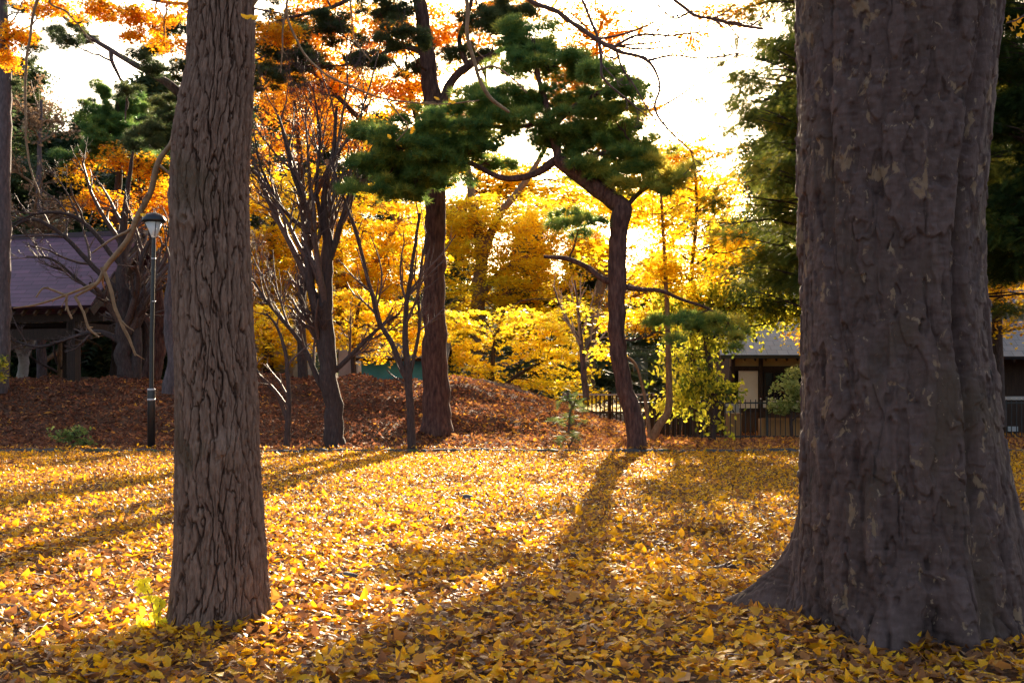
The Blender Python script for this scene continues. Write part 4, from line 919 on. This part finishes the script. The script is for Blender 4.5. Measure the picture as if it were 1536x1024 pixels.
bare_tree('pale_twig_tree', 'small grey bare tree with twigs coloured whitish for sunlight left of the leaning pine trunk', 35,
  [[(880, 600, 10), (876, 560, 9), (872, 520, 7), (868, 470, 4), (862, 420, 2)], [(874, 540, 5), (890, 500, 4), (900, 450, 2)], [(870, 510, 4), (845, 470, 3), (830, 430, 2)]], 57, M['bark_grey'], M['twig_pale'], [(8, .45, 32, .05, .08, .2), (6, .5, 30, .03, .1, .2)])  # sunlight on the twigs is put into their pale colour
bare_tree('tan_larch', 'tan feathery bare tree left of the dark round pine', 44,
  [[(62, 590, 16), (62, 450, 13), (58, 300, 9), (62, 150, 4)]], 58, M['bark_grey'], M['tan_leaf'], [(26, .32, 60, .03, .1, .1), (9, .5, 45, .02, .12, .1), (6, .5, 45, 0, .15, .1)], leaves=(M['tan_leaf'], 1400, .2, .55))
bare_tree('grey_stem_tree', 'thin brown stem standing behind the pavilion posts', 42,
  [[(92, 590, 9), (90, 540, 8), (92, 480, 6), (94, 400, 4)]], 59, M['bark_tan'], M['twig_brown'], [(8, .4, 45, .05, .13, .1), (5, .5, 42, .05, .15, .2)])

# ------------------------------------------------------------------ conifers
conifer('dark_conifer', 'big dark feathery conifer behind the massive right trunk', 1320, 640, 27.8, -420, 5.5, M['yew'], M['bark_dark'], 61, 1700, 60, .26, .5, .60, skirt=.21, shape=.13, drop=.55)
conifer('dark_conifer', 'near dark conifer filling the upper right corner', 1590, 650, 23, -300, 2.6, M['yew'], M['bark_dark'], 62, 500, 52, .25, .42, .15, skirt=.3, shape=.3, drop=.5)
conifer('fir_sapling', 'knee-high green fir sapling on thin stems at the foot of the bank', 854, 678, 24.4, 588, .75, M['pale_green'], M['twig_brown'], 63, 20, 9, .2, .16, .08, skirt=.2, drop=.1, shape=.6, cat='fir sapling', wtrunk=.02)
EV = [(-140, 52, 60, 4.5), (-30, 55, 60, 4.6), (35, 62, 95, 4.6), (95, 58, 200, 4.2), (140, 60, 175, 4.2), (235, 50, 120, 4.5), (330, 58, 20, 4.8), (410, 84, 50, 6.5), (490, 86, 110, 6.5), (570, 88, 170, 6), (680, 86, 310, 6), (790, 84, 330, 5.5), (880, 82, 350, 5), (985, 90, 380, 6), (1090, 80, 330, 5.5), (1180, 60, 120, 5), (1500, 60, 60, 5), (1640, 52, 0, 5), (1390, 66, 20, 5), (60, 48, 330, 3.6), (150, 49, 400, 3.4)]
for i, (px, D, top, hw_) in enumerate(EV):
    side = 'behind the pavilion at left' if px < 300 else ('behind the golden maples' if px < 1000 else 'beyond the house at right')
    conifer('evergreen_tree', 'dark evergreen in the distant wood %s, %s' % (side, 'tall and upright' if top < 180 else 'low and broad'), px, 590, D, top, hw_, M['pine_far'], M['bark_dark'], 100+i, 260, 34, .85, .95, .25+.2*(i % 3)/2, group='evergreens in the distant wood', gz=None, skirt=.03, shape=.6)
# hill-side undergrowth, uncountable
r = np.random.default_rng(90); b = MB(); n = 5000; X = r.uniform(-48, 46, n); Y = r.uniform(50, 72, n); Z = H(X, Y)+r.uniform(0, 1, n)**1.2*(3.2+.6*vnoise(np.stack([X*.2, Y*0, X*0], -1)))
sprays(b, np.stack([X, Y, Z], 1), .3+.2*r.random(n), 5, .8, 1.0, r, (0, 0), .1)
struct(b.build('undergrowth', M['pine_far'], smooth=False), 'stuff', 'dark mass of undergrowth filling the wood behind the trees')

# ------------------------------------------------------------------ boughs of the two foreground trees, hanging into view
def bough(parent, D, main, subs, mat, seed, levels=(), k=7, name='limb'):
    r = np.random.default_rng(seed); tb = MB(); lines = []
    for t in [main]+list(subs):
        P, R = pxline(t, D, 6*len(t), 0); P = P+.012*fbm(P*6+seed, 2)[:, None]*np.array([1, 1, 1]); R = R*(1+.18*fbm(P*14, 2)); lines.append((P, R)); tb.tubes(P, R, k)
    P, R = resamp(lines, 12)
    for (kk, L_, a, up, jit, t0) in levels:
        P, R = grow(P, R, kk, L_, a, up, jit, r, 6, t0, .6, .4); tb.tubes(P, np.maximum(R, .0022), 4)
    tb.build(name, mat, parent); return P
bough(gk, 6.6, [(318, 120, 12), (268, 180, 8), (256, 215, 8), (240, 240, 9), (226, 285, 9), (207, 325, 9), (190, 362, 9), (160, 398, 8), (145, 425, 6), (112, 445, 4)],
  [[(152, 402, 7), (165, 430, 6), (178, 470, 5), (192, 505, 5), (204, 533, 3)], [(112, 445, 5), (125, 470, 4), (132, 492, 4), (148, 506, 2.5)], [(145, 425, 5), (105, 440, 4), (60, 455, 3), (20, 462, 2)], [(100, 440, 4), (100, 460, 4), (108, 478, 3)],
   [(98, 442, 4), (70, 430, 3), (55, 445, 2)], [(241, 248, 5), (256, 262, 3), (262, 266, 2)]], M['twig_tan'], 70, [(2, .22, 45, .0, .12, .35)])
bough(gk, 6.6, [(335, -420, 60), (420, -330, 44), (520, -250, 34), (600, -180, 26), (680, -90, 18), (700, 0, 7), (703, 60, 6), (716, 105, 6), (735, 145, 6), (765, 168, 4)],
  [[(600, -180, 20), (480, -80, 10), (432, 0, 4), (450, 70, 3.5), (485, 108, 3.5), (530, 130, 3), (580, 148, 2.5), (660, 157, 2), (720, 150, 2)], [(520, -250, 16), (520, -60, 6), (527, 20, 2.5), (532, 60, 2), (555, 90, 2)], [(580, 148, 2.5), (598, 170, 2), (612, 190, 1.6), (595, 212, 1.4)],
   [(716, 105, 5), (745, 100, 3), (770, 120, 2.5), (790, 140, 2)], [(432, 0, 3), (425, 50, 2.5), (422, 85, 2), (421, 110, 1.5)]], M['twig_tan'], 71, [(2, .12, 45, -.05, .14, .3)])
bough(gk, 6.8, [(240, -330, 40), (180, -200, 20), (110, -60, 7), (58, 0, 5), (45, 60, 4), (38, 110, 4), (38, 190, 3), (45, 250, 3), (60, 290, 2)], [[(110, -60, 6), (75, 0, 3), (100, 20, 2.5), (130, 55, 2), (150, 80, 2)], [(334, -300, 40), (290, -320, 34), (240, -330, 32)]], M['twig_tan'], 72, [(2, .15, 40, -.1, .14, .3)])
bough(bt, 8.0, [(1330, -330, 90), (1180, -320, 50), (1000, -230, 34), (860, -110, 20), (790, -15, 9), (835, 18, 7), (862, 38, 7), (898, 62, 7), (930, 78, 6), (972, 90, 5), (990, 125, 4), (984, 160, 3.5), (1000, 190, 3), (1040, 230, 2.5)],
  [[(865, -20, 5), (880, 20, 4), (897, 60, 5), (902, 95, 4), (905, 120, 3.5), (940, 150, 3), (975, 175, 2)], [(918, 72, 5), (960, 52, 3.5), (1010, 54, 3), (1050, 48, 2)], [(972, 90, 4), (1010, 84, 3), (1060, 88, 2.5), (1110, 80, 2)], [(925, 78, 3.5), (935, 105, 3), (955, 135, 2.5), (985, 180, 2)]],
  M['twig_brown'], 73, [(5, .26, 42, .0, .12, .4), (5, .4, 42, 0, .14, .2), (3, .5, 40, 0, .15, .2)])
bough(bt, 8.4, [(1290, -260, 50), (1150, -120, 22), (1010, -30, 8), (1035, 18, 5), (1070, 28, 5), (1100, 36, 5), (1145, 44, 4)], [[(1035, 18, 4), (1010, 28, 3), (985, 5, 2)]], M['twig_brown'], 74, [(6, .3, 42, .0, .12, .3), (5, .45, 42, 0, .14, .2)])
bough(bt, 5.6, [(1560, -160, 12), (1550, -60, 5), (1542, 10, 3), (1528, 28, 2.5), (1510, 34, 1.6)], [[(1470, -300, 30), (1530, -230, 18), (1560, -160, 12)]], M['twig_brown'], 75)
def leafset(parent, D, spots, mat, seed, T, Fc, size, tint=.85, hang=.9):
    r = np.random.default_rng(seed); b = MB(); C = np.array([W(x, y, D) for x, y in spots]); n = len(C)
    nn = np.stack([r.normal(0, .5, n), -np.ones(n), r.normal(.2, .4, n)], 1)
    b.scatter(T, Fc, C, frames(nn, r), size*r.uniform(.8, 1.15, n), np.clip(tint+r.normal(0, .08, n), 0, 1), r.normal(0, .7, (n, 3)) if len(Fc) > 1 else None)
    b.build('leaf_cluster', mat, parent, smooth=False)
leafset(gk, 6.6, [(580, 160), (598, 168), (590, 162), (619, 195), (584, 205), (612, 150), (430, 268), (434, 262), (394, 214), (678, 153), (548, 215), (428, 40), (655, 148)], M['ginkgo_fallen'], 80, GK, GF, .055, .93)
leafset(gk, 6.25, [(376, 24), (382, 27), (215, 322), (368, 26)], M['ginkgo_fallen'], 81, GK, GF, .06, .95)
bough(gk, 6.58, [(340, 60, 14), (360, 35, 10), (372, 18, 6), (384, 2, 5), (400, -20, 4)], [[(214, 300, 1.5), (213, 312, 1.2), (215, 322, 1)], [(222, 290, 2.5), (217, 296, 2), (214, 300, 1.5)]], M['twig_tan'], 76)
leafset(bt, 5.6, [(1512, 28), (1522, 36), (1518, 44), (1530, 52), (1528, 30), (1536, 40)], M['maple_orange'], 82, MP, MPF, .055, .75)

# ginkgo sprout at the foot of the left trunk
SPX = W(228, 948, 6.45); sp = thing('ginkgo_sprout', 'bright backlit yellow sprout of ginkgo leaves at the left foot of the furrowed trunk', 'sprout', (SPX[0], SPX[1], 0))
b = MB(); r = np.random.default_rng(83); LPs = []
for t in ([(234, 955, 2.5), (232, 925, 2), (225, 895, 1.8), (216, 874, 1.2)], [(236, 955, 2.5), (238, 925, 2), (240, 898, 1.5)], [(226, 955, 2), (220, 940, 1.6), (210, 928, 1.2)]):
    P, R = pxline(t, 6.4, 12); b.tubes(P, R, 5); LPs.append(P[3:])
b.build('stem', M['twig_tan'], sp)
P = np.concatenate(LPs); P = P[r.choice(len(P), 34)]+r.normal(0, .016, (34, 3)); P[:, 2] = np.maximum(P[:, 2], .04); b = MB()
b.scatter(GK, GF, P, frames(np.stack([r.normal(0, .45, 34), -np.ones(34), r.normal(0, .35, 34)], 1), r), r.uniform(.06, .095, 34), r.uniform(.95, 1, 34), r.normal(0, .6, (34, 3)))
b.build('leaf_cluster', M['sprout_leaf'], sp, smooth=False)

# fallen sticks
def stick(label, pts, w_, seed, mat='twig_brown', lift=.03):
    P = []
    for (x, y) in pts:
        d = EYE*F/(y-HY); P.append([(x-HX)/F*d, d, float(H((x-HX)/F*d, d))+lift])
    P = spline(P, 5*len(P)); r = np.random.default_rng(seed); n = len(P)
    P += r.normal(0, .006, P.shape); b = MB(); R = np.linspace(w_, w_*.35, n); b.tubes(P, R, 7)
    Q, QR = grow(P[None], R[None], 3, .2, 35, .05, .12, r, 5, .4, .6, .4); b.tubes(Q, QR, 5)
    tag(b.build('fallen_stick', M[mat]), label, 'stick', 'sticks fallen on the leaves')
stick('long curved brown stick lying on the sunny middle of the lawn', [(965, 859), (930, 855), (890, 848), (855, 832), (830, 816)], .014, 1)
stick('short dark stick on the leaves just left of the big buttress root', [(1062, 858), (1085, 852), (1112, 852)], .018, 2)
stick('dark bent stick entering from the left edge of the lawn', [(-10, 918), (25, 924), (50, 938), (60, 945)], .016, 3, lift=.05)
stick('long thin arching twig in the sunlit leaves at lower left', [(130, 935), (95, 945), (60, 962), (30, 985)], .006, 4, lift=.07)
stick('small pale stick under the curved brown stick', [(812, 868), (830, 866), (848, 862)], .008, 5, 'twig_pale')
stick('brown stick by the right roots at the lower right corner', [(1470, 962), (1500, 975), (1545, 985)], .016, 6)
def pebble(label, px, py, w_, seed, mat='stone'):
    d = EYE*F/(py-HY); c = np.array([(px-HX)/F*d, d, .03]); r = np.random.default_rng(seed)
    th, ph = np.meshgrid(np.linspace(0, math.pi, 10), np.linspace(0, 2*math.pi, 16, endpoint=False), indexing='ij')
    u = np.stack([np.sin(th)*np.cos(ph), np.sin(th)*np.sin(ph), np.cos(th)], -1).reshape(-1, 3)
    V = c+u*np.array([w_, w_*.7, w_*.5])*(1+.25*fbm(u*1.7+seed, 2)[:, None]); b = MB(); i = np.arange(9)[:, None]*16; j = np.arange(16)[None]; j2 = (j+1) % 16
    b.add(V, np.stack([i+j, i+16+j, i+16+j2, i+j2], -1).reshape(-1, 4)); tag(b.build('stone', M[mat]), label, 'stone')
pebble('dark stone among the leaves right of the left trunk', 518, 873, .09, 1)
pebble('dark brown clod among shaded leaves left of the left trunk', 170, 804, .07, 2, 'berm_soil')
pebble('small dark stone half buried in the middle of the bright leaves', 700, 752, .12, 3)

# fine twig litter on the lawn, uncountable
r = np.random.default_rng(95); n = 420; D_ = r.uniform(4.5, 20, n)**1.0; X = r.uniform(-.5, .5, n)*D_*1.0; Z = H(X, D_)+.045
a_ = r.uniform(0, math.pi, n); ln = r.uniform(.06, .32, n); dv = np.stack([np.cos(a_), np.sin(a_), r.normal(0, .12, n)], 1)
t_ = np.linspace(-.5, .5, 5); side = np.stack([-dv[:, 1], dv[:, 0], np.zeros(n)], 1)
P = np.stack([X, D_, Z], 1)[:, None]+dv[:, None]*(t_[None, :, None]*ln[:, None, None])+side[:, None]*((t_**2)[None, :, None]*ln[:, None, None]*r.normal(0, .5, n)[:, None, None])
b = MB(); b.tubes(P, np.linspace(1, .5, 5)[None]*r.uniform(.0015, .0045, n)[:, None], 5); struct(b.build('twig_litter', M['twig_brown']), 'stuff', 'thin dry twigs scattered through the fallen leaves')
